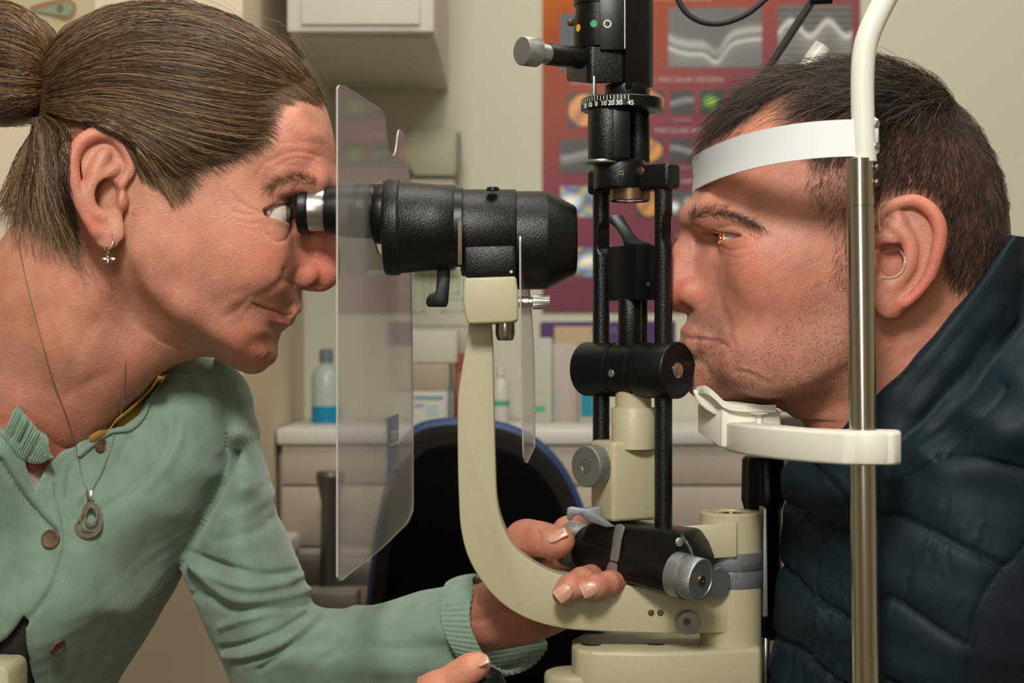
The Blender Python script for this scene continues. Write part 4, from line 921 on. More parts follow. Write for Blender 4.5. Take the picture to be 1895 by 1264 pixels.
prism('release_lever', flat([(1049,950),(1050,941),(1058,938),(1084,942),(1111,936),(1114,955),(1128,967),(1140,975),(1122,976),(1090,965),(1082,959),(1072,952),(1062,956),(1058,965),(1050,962)], -.016), (0, .006, 0), M['steelring'], SL, bev=.0006)
# black tilt body running from back left to front right
def yb(px): return .020+(px-1075)/(1285-1075)*(-.062)
def tb(pts, dy=0.0): return [P(x, y, yb(x)+dy) for x, y in pts]
tbod = prism('tilt_body', tb([(1084,968),(1108,962),(1170,975),(1220,980),(1262,985),(1278,1010),(1290,1040),(1282,1075),(1250,1104),(1200,1092),(1140,1073),(1078,1052),(1070,1020),(1074,990)], -.016), Vector((.3, .5, 0)).normalized()*.030, M['black'], SL, bev=.0035, seg=3, label='black tilting body')
e1 = (P(1262, 1067, yb(1262))-P(1076, 1015, yb(1076))).normalized()
cb_ = P(1085, 1014, .018)
lathe('barrel', cb_, e1, cyl_prof(.085, .0150, .001), M['black_smooth'], tbod)
kl = lathe('slit_knob', cb_-e1*.001, -e1, [(0, 0), (0, .0150), (.0055, .0150), (.0058, .0155, 1), (.0140, .0155, 1), (.0146, .0148), (.0146, 0)], M['alu'], SL, teeth=60, depth=.0003, label='left knurled knob gripped by the hand')
kr0 = P(1268, 1066, -.056); kx = Vector((.73, -.68, -.10)).normalized()
kr = lathe('slit_knob', kr0-kx*.007, kx, [(0, 0), (0, .0142), (.0080, .0142), (.0083, .0131), (.0088, .0135, 1), (.0190, .0135, 1), (.0197, .0129), (.0198, .0112), (.0194, .0110), (.0194, 0)], M['alu'], SL, teeth=64, depth=.00035, label='right knurled knob with brass centre bolt')
lathe('centre_bolt', kr0+kx*.0124, kx, [(0, 0), (0, .0034), (.0012, .0030), (.0013, .0014), (.0006, .0012), (.0006, 0)], M['brass'], kr, seg=24)
screw(kr0+kx*.0124+Vector((0, 0, .0072)), kx, .0015, M['brass'], kr)
lathe('rear_knob', P(1322, 1076, -.022), Vector((.5, -.85, -.05)), [(0, 0), (0, .0098, 1), (.0045, .0098, 1), (.005, .0094), (.005, 0)], M['alu'], SL, teeth=44, depth=.0003)
prism('clip_band', tb([(1139,972),(1150,970),(1157,976),(1151,1000),(1148,1020),(1143,1050),(1139,1071),(1119,1067),(1124,1045),(1131,1020),(1134,995)], -.0185), (0, .004, 0), M['alu'], SL, bev=.001, label='grey metal clip band')
screw(P(1258, 1003, -.0525), Vector((.3, -1, 0)), .0028, M['alu'], tbod)
prism('base_plate', [P(1165,972,-.010), P(1238,985,-.026), P(1262,985,-.012), P(1200,972,.012)], (0, 0, -.004), M['black_smooth'], SL, bev=.0004)
# pivot column
pv = P(1352, 1000, 0.002)
cz = lambda py: P(0, py, 0).z
col_ = lathe('pivot_column', Vector((pv.x, pv.y, cz(1192))), (0, 0, 1), [(0, 0), (0, .0198), (.0004, .0202), (cz(1084)-cz(1192), .0202), (cz(1083)-cz(1192), .0195), (cz(1020)-cz(1192), .0195), (cz(1019)-cz(1192), .0200), (cz(950)-cz(1192), .0200), (cz(947)-cz(1192), .0192), (cz(947)-cz(1192), .0135), (cz(950)-cz(1192), .013), (cz(955)-cz(1192), 0)], M['cream'], SL, seg=80, label='cream pivot column')
lathe('column_bolt', Vector((pv.x, pv.y, cz(955))), (0, 0, 1), [(0, 0), (0, .0085), (.0018, .0082), (.002, .005), (.0005, .0046), (.0005, 0)], M['brass'], col_)
for a_, b_ in ((1083, 1052.5), (1051, 1019)):
    g = lathe('scale_ring', Vector((pv.x, pv.y, cz(a_))), (0, 0, 1), cyl_prof(cz(b_)-cz(a_), .0208, .0005), M['steelring'], col_, seg=90, label='grey angle scale ring')
tk = bmesh.new()
for i in range(12):
    an = math.radians(283+i*3.4); n = Vector((math.cos(an), math.sin(an), 0)); t = Vector((-n.y, n.x, 0)); q = Vector((pv.x, pv.y, cz(1051)))+n*.0208; h = .0062 if i == 5 else .0038
    add_prism(tk, [q-t*.00015, q+t*.00015, q+t*.00015+Vector((0, 0, h)), q-t*.00015+Vector((0, 0, h))], n*.00005)
for i in range(4):
    an = math.radians(262+i*4); n = Vector((math.cos(an), math.sin(an), 0)); t = Vector((-n.y, n.x, 0)); q = Vector((pv.x, pv.y, cz(1053)))+n*.0208; h = .004+(.002 if i == 1 else 0)
    add_prism(tk, [q-t*.0002-Vector((0, 0, h)), q+t*.0002-Vector((0, 0, h)), q+t*.0002, q-t*.0002], n*.00005)
bm_link('scale_marks', tk, M['blackhole'], col_)
prism('swing_arm', [P(1226,1040,-.018), P(1364,1031,-.022), P(1364,1031,.004), P(1226,1040,.024)], (0, 0, .0225), M['cream'], SL, bev=.0012, label='cream swing arm')
prism('arm_root', [P(1285,1172,-.018), P(1350,1172,-.018), P(1350,1172,.018), P(1285,1172,.018)], (0, 0, .030), M['cream'], SL, bev=.002)
lk = lathe('lock_knob', P(1270, 1150, -.018), Vector((.10, -1, 0)), [(0, 0), (0, .0070), (.0004, .0078, 1), (.0062, .0078, 1), (.0068, .0072), (.0069, .003), (.0064, .0028), (.0064, 0)], M['alu'], SL, teeth=44, depth=.0003, label='small grey knob on the arm')
lathe('centre_bolt', P(1270.5, 1150, -.0245), Vector((.10, -1, 0)), [(0, 0), (0, .0026), (.0006, .0022), (.0006, 0)], M['brass'], lk, seg=24)
# base slab
bs = [P(1408,0,-.020), P(1408,0,.03), P(1340,0,.042), P(1075,0,.034), P(1058,0,.015), P(1058,0,-.012), P(1068,0,-.024), P(1095,0,-.030), P(1210,0,-.034), P(1300,0,-.030)]
bz = P(0, 1203, -.026).z; bs = [Vector((p.x, p.y, bz)) for p in bs]
bsl = prism('base_slab', bs, (0, 0, -.032), M['cream'], SL, bev=.003, seg=3, label='cream base slab')
for x, Y in ((1094, -.006), (1213, -.004)):
    q = P(x, 0, Y); screw(Vector((q.x, Y, bz)), (0, 0, 1), .0066, M['brass'], bsl, slot=.4)
lathe('base_disc', P(1066, 1275, -.006), (0, 0, 1), cyl_prof(.012, .021, .003), M['cream'], SL)
rod('steel_foot', P(1417, 1180, .01), P(1417, 1300, .01), .0028, M['chrome'], SL)
prism('side_plate', flat([(1413,942),(1419,940),(1421,1140),(1412,1142)], .0), (0, .020, 0), M['alu'], SL, bev=.0004, label='thin grey side plate')
# ---- breath shields
m = bpy.data.materials.new('clear_plastic'); m.use_nodes = True; nt = m.node_tree; nt.nodes.clear(); M['shield'] = m
out = nt.nodes.new('ShaderNodeOutputMaterial'); tr = nt.nodes.new('ShaderNodeBsdfTransparent'); gl = nt.nodes.new('ShaderNodeBsdfGlossy'); df = nt.nodes.new('ShaderNodeBsdfDiffuse'); tl = nt.nodes.new('ShaderNodeBsdfTranslucent')
tr.inputs[0].default_value = (.93, .93, .93, 1); gl.inputs['Roughness'].default_value = .05; df.inputs[0].default_value = (.62, .6, .57, 1); gl.inputs[0].default_value = (.9, .88, .9, 1)
ge = nt.nodes.new('ShaderNodeNewGeometry'); dt = nt.nodes.new('ShaderNodeVectorMath'); dt.operation = 'DOT_PRODUCT'; nt.links.new(ge.outputs['Normal'], dt.inputs[0]); nt.links.new(ge.outputs['Incoming'], dt.inputs[1])
def mth(op, a, b=None):
    n = nt.nodes.new('ShaderNodeMath'); n.operation = op
    for i, q in enumerate((a, b)):
        if q is None: continue
        if isinstance(q, (int, float)): n.inputs[i].default_value = q
        else: nt.links.new(q, n.inputs[i])
    return n.outputs[0]
f = mth('ADD', mth('MULTIPLY', mth('POWER', mth('SUBTRACT', 1.0, mth('ABSOLUTE', dt.outputs['Value'])), 5.0), .55), .035)
m1 = nt.nodes.new('ShaderNodeMixShader'); m1.inputs[0].default_value = .28; nt.links.new(tr.outputs[0], m1.inputs[1]); nt.links.new(df.outputs[0], m1.inputs[2])
m2 = nt.nodes.new('ShaderNodeMixShader'); nt.links.new(f, m2.inputs[0]); nt.links.new(m1.outputs[0], m2.inputs[1]); nt.links.new(gl.outputs[0], m2.inputs[2]); nt.links.new(m2.outputs[0], out.inputs[0])
def on_plane(px, py, A, B):
    """point of the vertical plane through A,B (x,y) seen at px,py"""
    dx = (px-CX)/SC/D; dz = -(py-CY)/SC/D; ex, ey = B[0]-A[0], B[1]-A[1]
    # camera (0,-D) + t*(dx,1) ; cross with line
    t = ((A[0])*ey-(A[1]+D)*ex)/(dx*ey-ex); return Vector((dx*t, -D+t, ZC+dz*t))
M['edge'] = mat('plastic_edge', '#a5a097', rough=.25, spec=.6)
def sheet(name, outline, hole, A, B, th, parent, m, label=None):
    bm = bmesh.new(); n3 = Vector((B[1]-A[1], -(B[0]-A[0]), 0)).normalized()
    o = [on_plane(x, y, A, B) for x, y in outline]; es = []
    vo = [bm.verts.new(p) for p in o]; es += [bm.edges.new((vo[i], vo[(i+1) % len(vo)])) for i in range(len(vo))]
    if hole:
        vh = [bm.verts.new(on_plane(x, y, A, B)) for x, y in hole]; es += [bm.edges.new((vh[i], vh[(i+1) % len(vh)])) for i in range(len(vh))]
    bmesh.ops.triangle_fill(bm, edges=es, use_beauty=True)
    r = bmesh.ops.extrude_face_region(bm, geom=list(bm.faces)); bmesh.ops.translate(bm, vec=n3*th, verts=[g for g in r['geom'] if isinstance(g, bmesh.types.BMVert)])
    bm.normal_update()
    for f_ in bm.faces: f_.material_index = 0 if abs(f_.normal.dot(n3)) > .5 else 1
    return bm_link(name, bm, [m, M['edge']], parent, label=label)
SA, SB_ = ((622-CX)/SC*(D-.14)/D, -.14), ((762-CX)/SC*(D+.12)/D, .12)
so = [(622,1068),(622,900),(622,600),(622,300),(622,164)]+smooth_poly([(624,159),(631,158),(650,168),(678,186),(703,203),(709,214),(712,238),(715,262),(719,280),(724,288),(729,283),(732,268),(734,250),(737,240),(742,243),(751,255)], 3, closed=False).tolist()+[(753,300),(758,450),(762,700),(763,930)]+smooth_poly([(762,945),(752,968),(735,985),(712,1008),(690,1027),(664,1047),(642,1064),(632,1073),(626,1075)], 3, closed=False).tolist()
ho = [(705+15.5*math.cos(a), 404+68.5*math.sin(a)) for a in np.linspace(0, 2*math.pi, 40, endpoint=False)]
sh = sheet('breath_shield', so, ho, SA, SB_, .0011, SL, M['shield'], 'clear plastic breath shield beside the eyepieces')
# label on the shield
m = mat('blue_sticker', '#8f9bb4', rough=.5, alpha=.72); M['sticker'] = m
lab = [on_plane(x, y, SA, SB_)+Vector((.0016, 0, 0)) for x, y in [(712,775),(733,765),(733,820),(734,868),(728,869),(721,873),(716,880),(712,891)]]
prism('brand_sticker', lab, (.0002, 0, 0), M['sticker'], sh, bev=0)
la, lb2 = on_plane(714, 815, SA, SB_), on_plane(732, 812, SA, SB_)
text_mesh('sticker_text', 'ZEISS', .0145, mat('pale_print', '#b9bdbb', rough=.6), sh, (la+lb2)/2+Vector((.0024, 0, .0005)), (lb2-la), (0, 0, 1))
# small plate
PA, PB = ((961-CX)/SC*(D-.045)/D, -.045), ((989-CX)/SC*(D+.05)/D, .05)
sp = smooth_poly([(961,450),(963,446),(966,450),(972,480),(980,560),(986,640),(988,740),(988,820),(985,832),(976,852),(973,857),(970,854),(967,838),(965,760),(962,600)], 3).tolist()
sheet('small_shield', sp, None, PA, PB, .0010, SL, M['shield'], 'narrow clear plate below the objective')
# ================================================================ head rest frame with chin rest
HR = empty('head_rest', P(1610, 1264, -.13), 'head rest frame with white tubes, steel uprights, forehead band and chin rest', 'head rest')
YP = -.13
def near_far(fn):
    for Y in (YP, .13): fn(Y)
px_ = P(1597, 200, YP).x
def tube(Y):
    X = px_; k = lambda dx, py: Vector((X+dx/SC*(D+YP)/D, Y, P(0, py, YP).z))
    tube_curve('white_tube', [k(80,-60), k(58,-30), k(38,4), k(12,60), k(2,100), k(-1,150), k(0,220), k(4,300)], .0068, M['whitepaint'], HR, seg=36, n=8)
near_far(tube)
def post(Y):
    X = px_; z = lambda py: P(0, py, YP).z; s = (D+YP)/D/SC; r = 25*s
    o = Vector((X+6*s, Y, z(1300))); L = lambda py: z(py)-z(1300)
    lathe('steel_post', o, Vector((-.012 if Y < 0 else 0, 0, 1)), [(0, 0), (0, r), (L(384), r), (L(383), r*.93), (L(381), r*.93), (L(380), r), (L(294), r), (L(293), r*.9), (L(293), 0)], M['chrome'], HR, seg=64)
near_far(post)
s = (D+YP)/D
pl = prism('clamp_plate', [P(1609,216,YP-.002), P(1621,217,YP-.004), P(1627,222,YP-.004), P(1628,282,YP-.004), P(1622,286,YP-.004), P(1609,285,YP-.002)], (0, .0035, 0), M['alu'], HR, bev=.0006)
for y in (229, 269): screw(P(1623, y, YP-.0042), Vector((.55, -.85, 0)), .0022, M['alu_light'], pl)
for y in (309, 337): screw(P(1624, y, YP-.001), Vector((.9, -.45, 0)), .0020, M['alu_light'], HR)
# forehead band: elliptic arc from post to post, in front of the forehead
def band():
    bm = bmesh.new(); N = 60; Xp = px_+.006; rows = []
    ztop = lambda t: P(0, 291, 0).z+(P(0, 222, YP).z-P(0, 291, 0).z)*t; zbot = lambda t: P(0, 353, 0).z+(P(0, 290, YP).z-P(0, 353, 0).z)*t
    Xf = P(1284, 0, 0).x
    for i in range(N+1):
        a = -math.pi/2+math.pi*i/N; y = .1335*math.sin(a); x = Xp-(Xp-Xf)*math.cos(a)**.8 if abs(math.cos(a)) > 1e-6 else Xp; t = (abs(math.sin(a)))**1.9
        rows.append([(x, y, zbot(t)), (x+.0012*math.cos(a), y, (ztop(t)+zbot(t))/2), (x, y, ztop(t))])
    inn = []
    V = [[bm.verts.new(p) for p in r] for r in rows]; V2 = [[bm.verts.new((p[0]+.0016*math.cos(-math.pi/2+math.pi*i/N), p[1]*(1-.0016/.13), p[2])) for p in r] for i, r in enumerate(rows)]
    for i in range(N):
        for j in range(2):
            bm.faces.new((V[i][j], V[i+1][j], V[i+1][j+1], V[i][j+1])); bm.faces.new((V2[i][j], V2[i][j+1], V2[i+1][j+1], V2[i+1][j]))
        bm.faces.new((V[i][0], V2[i][0], V2[i+1][0], V[i+1][0])); bm.faces.new((V[i][2], V[i+1][2], V2[i+1][2], V2[i][2]))
    for i in (0, N): bm.faces.new((V[i][0], V[i][1], V[i][2], V2[i][2], V2[i][1], V2[i][0]))
    return bm_link('forehead_band', bm, M['band'], HR, label='white forehead band')
band()
# chin rest bar
zt = P(0, 797, YP).z; zb = P(0, 858, YP).z
bar = [P(1668,0,-.140), P(1668,0,-.122), P(1655,0,-.112), P(1562,0,-.112), P(1500,0,-.095), P(1420,0,-.040), P(1400,0,0), P(1420,0,.045), P(1500,0,.098), P(1540,0,.118), P(1620,0,.118), P(1620,0,.140), P(1500,0,.140), P(1400,0,.110), P(1350,0,.05), P(1338,0,0), P(1345,0,-.025), P(1380,0,-.065), P(1440,0,-.100), P(1500,0,-.125), P(1562,0,-.143), P(1655,0,-.1455)]
bar = [Vector((p.x, p.y, zt)) for p in bar]
prism('chin_rest_bar', bar, (0, 0, zb-zt), M['white'], HR, bev=.0022, seg=3, smooth=50, label='white curved bar')
cyl = bmesh.new(); add_lathe(cyl, Vector((px_+.003, YP, zb)), (0, 0, 1), cyl_prof(zt-zb+.0004, .0172, .003), 64)
bm_link('bar_clamp', cyl, M['white'], HR)
# chin cup block
blk = prism('chin_rest_block', [P(1335,752,-.024), P(1438,757,-.024), P(1445,763,-.024), P(1446,797,-.024), P(1342,829,-.024), P(1334,828,-.024)], (0, .048, 0), M['white'], HR, bev=.0015, seg=3)
prism('chin_block_side', [P(1335,754,-.022), P(1334,828,-.022), P(1291,800,.010), P(1291,748,.010)], (0.010, .012, 0), M['white'], blk, bev=.001)
def cup():
    bm = bmesh.new(); NU, NV = 30, 24; V = []
    for i in range(NU+1):
        u = i/NU; px = 1281+(1436-1281)*u
        yt = np.interp(px, [1281,1295,1310,1325,1345,1370,1436], [716,722,731,743,749,751,751]); row = []
        for j in range(NV+1):
            v = j/NV*2-1; Y = .029*v; lift = 3*abs(v)**3 ; fw = (abs(v)**2.4)*24*(1-u)**2
            row.append(bm.verts.new(P(px+fw, yt-lift*(1-u*.5), Y*(1-.2*(1-u)**3))))
        V.append(row)
    low = [[bm.verts.new(v.co+Vector((0, 0, -.0046))) for v in r] for r in V]
    for A, sgn in ((V, 1), (low, -1)):
        for i in range(NU):
            for j in range(NV): bm.faces.new((A[i][j], A[i+1][j], A[i+1][j+1], A[i][j+1]))
    for i in range(NU):
        for j in (0, NV): bm.faces.new((V[i][j], V[i+1][j], low[i+1][j], low[i][j]))
    for j in range(NV):
        for i in (0, NU): bm.faces.new((V[i][j], V[i][j+1], low[i][j+1], low[i][j]))
    return bm_link('chin_cup', bm, M['white'], HR, smooth=50, label='white contoured chin cup')
cup()
prism('cup_underside', flat([(1281,721),(1287,738),(1296,750),(1308,760),(1322,768),(1330,768),(1332,757),(1324,745),(1308,732),(1292,722)], -.016), (.004, .030, 0), M['white'], HR, bev=.003, seg=3, smooth=60)
pn = lathe('paper_pin', P(1405, 792, -.040), (0, 0, 1), [(0, 0), (0, .0026), (.0085, .0024), (.009, .0060), (.0096, .0062), (.0100, 0)], mat('translucent_pin', '#d6d5ca', rough=.35, sss=.3), HR)
# black grip and column under the chin rest on the far side
gx = P(1412, 0, .06)
lathe('height_grip', Vector((gx.x, .06, P(0, 1180, .06).z)), (0, 0, 1), [(0, 0), (0, .0120), (P(0,1190,.06).z-P(0,1190,.06).z+.030, .0120), (P(0,945,.06).z-P(0,1180,.06).z, .0125), (P(0,940,.06).z-P(0,1180,.06).z, .0135), (P(0,925,.06).z-P(0,1180,.06).z, .0152, 1), (P(0,850,.06).z-P(0,1180,.06).z, .0146, 1), (P(0,845,.06).z-P(0,1180,.06).z, .013), (P(0,845,.06).z-P(0,1180,.06).z, 0)], M['black_smooth'], HR, teeth=12, depth=.0012, label='black ribbed height grip')
# fixation lamp: rod and cable
tube_curve('fixation_rod', [P(1405,150,.11), P(1440,98,.10), P(1508,-6,.08)], .0030, mat('dark_rod', '#4a4543', rough=.45, metal=.3), HR, seg=20)
rod('fixation_joint', P(1498, 0, .08), P(1540, -2, .08), .0035, M['black_smooth'], HR)
tube_curve('cable', [P(1248,-30,.08), P(1258,6,.08), P(1278,30,.08), P(1310,43,.08), P(1345,41,.08), P(1385,24,.08), P(1425,-10,.08), P(1440,-30,.08)], .0021, M['black_rubber'], HR, seg=20, n=8)
# ================================================================ room
M['wall'] = mat('painted_wall', '#c0bfac', rough=.85, spec=.2, bump=.12, bscale=300)
M['walldark'] = mat('painted_side_wall', '#d2c5ac', rough=.85, spec=.2)
M['cab'] = mat('cupboard_white', '#c6c2b6', rough=.5); M['counter'] = mat('worktop', '#c8c4bc', rough=.45); M['drawer'] = mat('drawer_front', '#b5aa9b', rough=.55)
M['floorm'] = mat('vinyl_floor', '#6d675e', rough=.6, var=.1, vscale=40)
def box(name, x0, x1, y0, y1, z0, z1, m, parent=None, bev=.001, label=None):
    return prism(name, [Vector((x0, y0, z0)), Vector((x1, y0, z0)), Vector((x1, y0, z1)), Vector((x0, y0, z1))], (0, y1-y0, 0), m, parent, bev=bev, label=label)
def struct(o): o['kind'] = 'structure'; return o
WY = 1.0
struct(box('wall_back', -.262, 2.2, WY, WY+.1, 0, 2.5, M['wall'], bev=0))
struct(box('wall_left', -.36, -.262, .52, WY+.1, 0, 2.5, M['walldark'], bev=0))
struct(box('wall_front_left', -2.2, -.3601, .52, .62, 0, 2.5, M['walldark'], bev=0))
struct(box('wall_right', 2.2, 2.3, -2.5, WY+.1, 0, 2.5, M['walldark'], bev=0))
struct(box('wall_far_left', -2.3, -2.2, -2.5, .62, 0, 2.5, M['walldark'], bev=0))
struct(box('wall_behind_camera', -2.3, 2.3, -2.6, -2.5, 0, 2.5, M['walldark'], bev=0))
struct(box('floor', -2.3, 2.3, -2.6, WY+.1, -.1, 0, M['floorm'], bev=0))
struct(box('ceiling', -2.3, 2.3, -2.6, WY+.1, 2.5, 2.6, M['cab'], bev=0))
# wall cupboard
c0 = P(531, 68, .62); c1 = P(803, 59, .62)
cb = empty('wall_cupboard', (P(670,0,.8).x, WY, c1.z), 'white wall cupboard above the counter with a recessed panel door', 'cupboard')
box('carcass', c0.x, P(806,0,.64).x, .645, WY-.001, c1.z-.002, c1.z+.5, M['cab'], cb)
dr_ = box('door', c0.x, c1.x, .62, .643, c1.z+.000, c1.z+.5, M['cab'], cb, bev=.002)
for a, b2, c, d in ((P(552,0,.615).x, P(780,0,.615).x, P(0,52,.615).z, P(0,50,.615).z), ): pass
box('door_panel', P(556,0,.615).x, P(778,0,.615).x, .615, .621, P(0,46,.615).z, c1.z+.46, M['cab'], cb, bev=.0025)
# paper towel dispenser
td = empty('towel_dispenser', P(800, 500, .95), 'grey-green folded paper towel dispenser on the wall', 'dispenser')
M['disp'] = mat('dispenser_plastic', '#9b9a80', rough=.5); M['displight'] = mat('dispenser_light', '#b4ac9a', rough=.6)
prism('cover', [P(762,238,.9), P(848,238,.9), P(845,326,.9), P(766,326,.9), P(752,300,.9), P(745,262,.9)], (0, .099, 0), M['disp'], td, bev=.004)
prism('body', [P(758,330,.91), P(842,330,.91), P(842,470,.91), P(758,470,.91)], (0, .089, 0), M['displight'], td, bev=.003)
prism('hinge', [P(844,262,.9), P(851,240,.9), P(854,262,.9), P(850,320,.9), P(844,326,.9)], (0, .02, 0), mat('hinge_grey', '#6d6a5f'), td, bev=.001)
# ---- poster
PO = empty('poster', P(1300, 590, WY-.004), 'orange to mauve eye scan poster on the back wall', 'poster')
m = bpy.data.materials.new('poster_print'); m.use_nodes = True; nt = m.node_tree; b = nt.nodes['Principled BSDF']; b.inputs['Roughness'].default_value = .6; b.inputs['Specular IOR Level'].default_value = .2
tc = nt.nodes.new('ShaderNodeTexCoord'); mp = nt.nodes.new('ShaderNodeMapping'); gr = nt.nodes.new('ShaderNodeTexGradient'); cr = nt.nodes.new('ShaderNodeValToRGB')
mp.vector_type = 'TEXTURE'; mp.inputs['Rotation'].default_value = (0, math.radians(62), 0); 
nt.links.new(tc.outputs['Generated'], mp.inputs[0]); nt.links.new(mp.outputs[0], gr.inputs[0]); nt.links.new(gr.outputs[0], cr.inputs[0]); nt.links.new(cr.outputs[0], b.inputs['Base Color'])
el = cr.color_ramp.elements; el[0].position = .0; el[0].color = (*srgb('#703a49'), 1); el[1].position = 1.0; el[1].color = (*srgb('#b9661a'), 1)
e = el.new(.35); e.color = (*srgb('#7e4250'), 1); e = el.new(.62); e.color = (*srgb('#975041'), 1); e = el.new(.85); e.color = (*srgb('#9c4d24'), 1)
mp.vector_type = 'POINT'
def vgrad():
    nt.nodes.remove(mp); sx = nt.nodes.new('ShaderNodeSeparateXYZ'); nt.links.new(tc.outputs['Generated'], sx.inputs[0])
    a = nt.nodes.new('ShaderNodeMath'); a.operation = 'MULTIPLY_ADD'; nt.links.new(sx.outputs['X'], a.inputs[0]); a.inputs[1].default_value = -.55; 
    a2 = nt.nodes.new('ShaderNodeMath'); a2.operation = 'MULTIPLY_ADD'; nt.links.new(sx.outputs['Z'], a2.inputs[0]); a2.inputs[1].default_value = 1.0; a2.inputs[2].default_value = 0.03; nt.links.new(a2.outputs[0], a.inputs[2]); nt.links.new(a.outputs[0], cr.inputs[0])
vgrad()
prism('sheet', flat([(1004,-40),(1592,-40),(1592,578),(1004,578)], WY-.003), (0, .0025, 0), m, PO, bev=0)
def pic(px0, py0, px1, py1, kind, seed=0, parent=PO):
    """a printed picture tile: small grid mesh with its own colours"""
    nx = max(6, int((px1-px0)/2)); ny = max(6, int((py1-py0)/2)); V = []; C = []; r = np.random.default_rng(seed); ph = r.random(8)*6
    for j in range(ny+1):
        for i in range(nx+1):
            u, v = i/nx, j/ny; V.append(tuple(P(px0+(px1-px0)*u, py0+(py1-py0)*v, WY-.0036)))
            if kind == 'oct':
                cv = .48+.14*math.sin(u*3.1+.5)-.22*math.exp(-((u-.52)/.10)**2)*-1+.06*math.sin(u*6+ph[0]); d = v-cv; g = .13+.30*math.exp(-((d+.06)/.07)**2)*(1-.5*math.exp(-((u-.5)/.08)**2))+.42*math.exp(-((d-.10)/.03)**2)+.12*(d > .10)*math.exp(-(d-.1)/.25)+.03*math.sin(v*80+u*9)
                C.append((g*.95, g*.93, g*.9))
            elif kind == 'oct2':
                cv = .50-.25*math.sin(u*6.28+3.6)**2; d = v-cv; g = .12+.4*math.exp(-((d)/.05)**2)+.22*(d > 0)*math.exp(-d/.3)+.04*math.sin(v*60); C.append((g*.95, g*.93, g*.9))
            elif kind == 'octs':
                cv = .45+.1*math.sin(u*3.14+ph[0]); d = v-cv; g = .035+.22*math.exp(-((d)/.08)**2)+.12*math.exp(-((d-.14)/.05)**2); C.append((g, g, g*.95))
            elif kind == 'fundus':
                q = math.hypot((u-.5)*1.0, (v-.5)*1.0); c = (.62, .27, .06) if q < .46 else (.05, .04, .035); C.append(tuple(k*(.8+.25*math.sin(u*9+v*7+ph[1])) for k in c))
            elif kind == 'heat':
                q = math.hypot(u-.45, (v-.48)*1.2); t = max(0, 1-q/.4); C.append((.03+.5*t*t, .04+.42*min(1, t*1.6)*(1-.45*t*t), .03))
            elif kind == 'mix':
                w1 = .5+.5*math.sin(u*11+ph[0]+3*math.sin(v*7+ph[1])); w2 = .5+.5*math.sin(v*9+ph[2]+2*math.sin(u*8+ph[3])); wh = max(0, 1-math.hypot(u-.28, v-.5)/.34)
                C.append((.10+.45*w1*w2+.7*wh, .12+.25*w2+.7*wh, .12+.28*(1-w1)+.7*wh))
            elif kind == 'lamp':
                wh = math.exp(-((u-.25)**2+(v-.62)**2)/.03)+.5*math.exp(-((u-.8)**2+(v-.45)**2)/.03); C.append((.05+.9*wh, .055+.9*wh, .055+.9*wh))
            else: C.append((.02, .035, .06) if kind == 'blue' else (.3, .2, .12))
    F = [(j*(nx+1)+i, (j+1)*(nx+1)+i, (j+1)*(nx+1)+i+1, j*(nx+1)+i+1) for j in range(ny) for i in range(nx)]
    me = mesh_np('scan_picture', V, F, False, C); 
    return link('scan_picture', me, M['print'], parent)
M['print'] = mat('printed_picture', '#555555', rough=.4, attr='Col')
for q in [(1237,15,1410,125,'oct'),(1440,10,1577,122,'oct2'),(1037,26,1100,132,'blue'),(1050,172,1112,236,'fundus'),(1178,168,1229,212,'fundus'),(1240,168,1284,211,'octs'),(1296,167,1340,211,'heat'),
          (1037,258,1112,320,'octs'),(1178,257,1228,300,'fundus'),(1240,257,1284,300,'octs'),(1298,257,1342,300,'heat'),(1037,344,1110,402,'mix'),(1178,352,1226,402,'fundus'),(1236,352,1284,402,'lamp'),(1066,458,1150,512,'mix'),(1240,458,1300,505,'mix')]:
    pic(*q, seed=int(q[0]+q[1]))
def wtext(s, px, py, size, m, Y=WY-.004, parent=PO, name='poster_text', align='CENTER'): return text_mesh(name, s, size, m, parent, P(px, py, Y), (1, 0, 0), (0, 0, 1), align=align)
M['ptext'] = mat('poster_white_ink', '#c0a5a0', rough=.6)
wtext('DIABETIC MACULAR OEDEMA', 1248, 148, .0092, M['ptext']); wtext('RETINAL VEIN', 1432, 148, .0092, M['ptext']); wtext('MACULAR HOLE', 1262, 242, .0092, M['ptext'])
wtext('DRUSEN', 1082, 153, .0086, M['ptext']); wtext('EPIRETINAL MEMBRANE', 1250, -2, .0086, M['ptext']); wtext('OPTIC NERVE', 1258, 336, .0082, M['ptext']); wtext('OEDEMA', 1268, 437, .006, M['ptext'])
for y in (222, 310): wtext('cross section', 1262, y, .0045, M['ptext'])
# second poster: purple strip with a cream panel
P2 = empty('purple_notice', P(1130, 640, WY), 'purple bordered notice low on the back wall', 'notice')
prism('sheet', flat([(1000,596),(1250,594),(1250,720),(1000,720)], WY-.003), (0, .0025, 0), mat('purple_print', '#43225a', rough=.5), P2, bev=0)
prism('cream_panel', flat([(1026,604),(1098,604),(1098,640),(1026,640)], WY-.0045), (0, .001, 0), mat('cream_print', '#b59f7e', rough=.6), P2, bev=0)
prism('lower_panel', flat([(1000,640),(1250,640),(1250,720),(1000,720)], WY-.0045), (0, .001, 0), mat('pale_print', '#aaa296', rough=.6), P2, bev=0)
wtext('MACULAR', 1128, 612, .010, mat('lilac_ink', '#8a6a9b'), Y=WY-.005, parent=P2, name='notice_text')
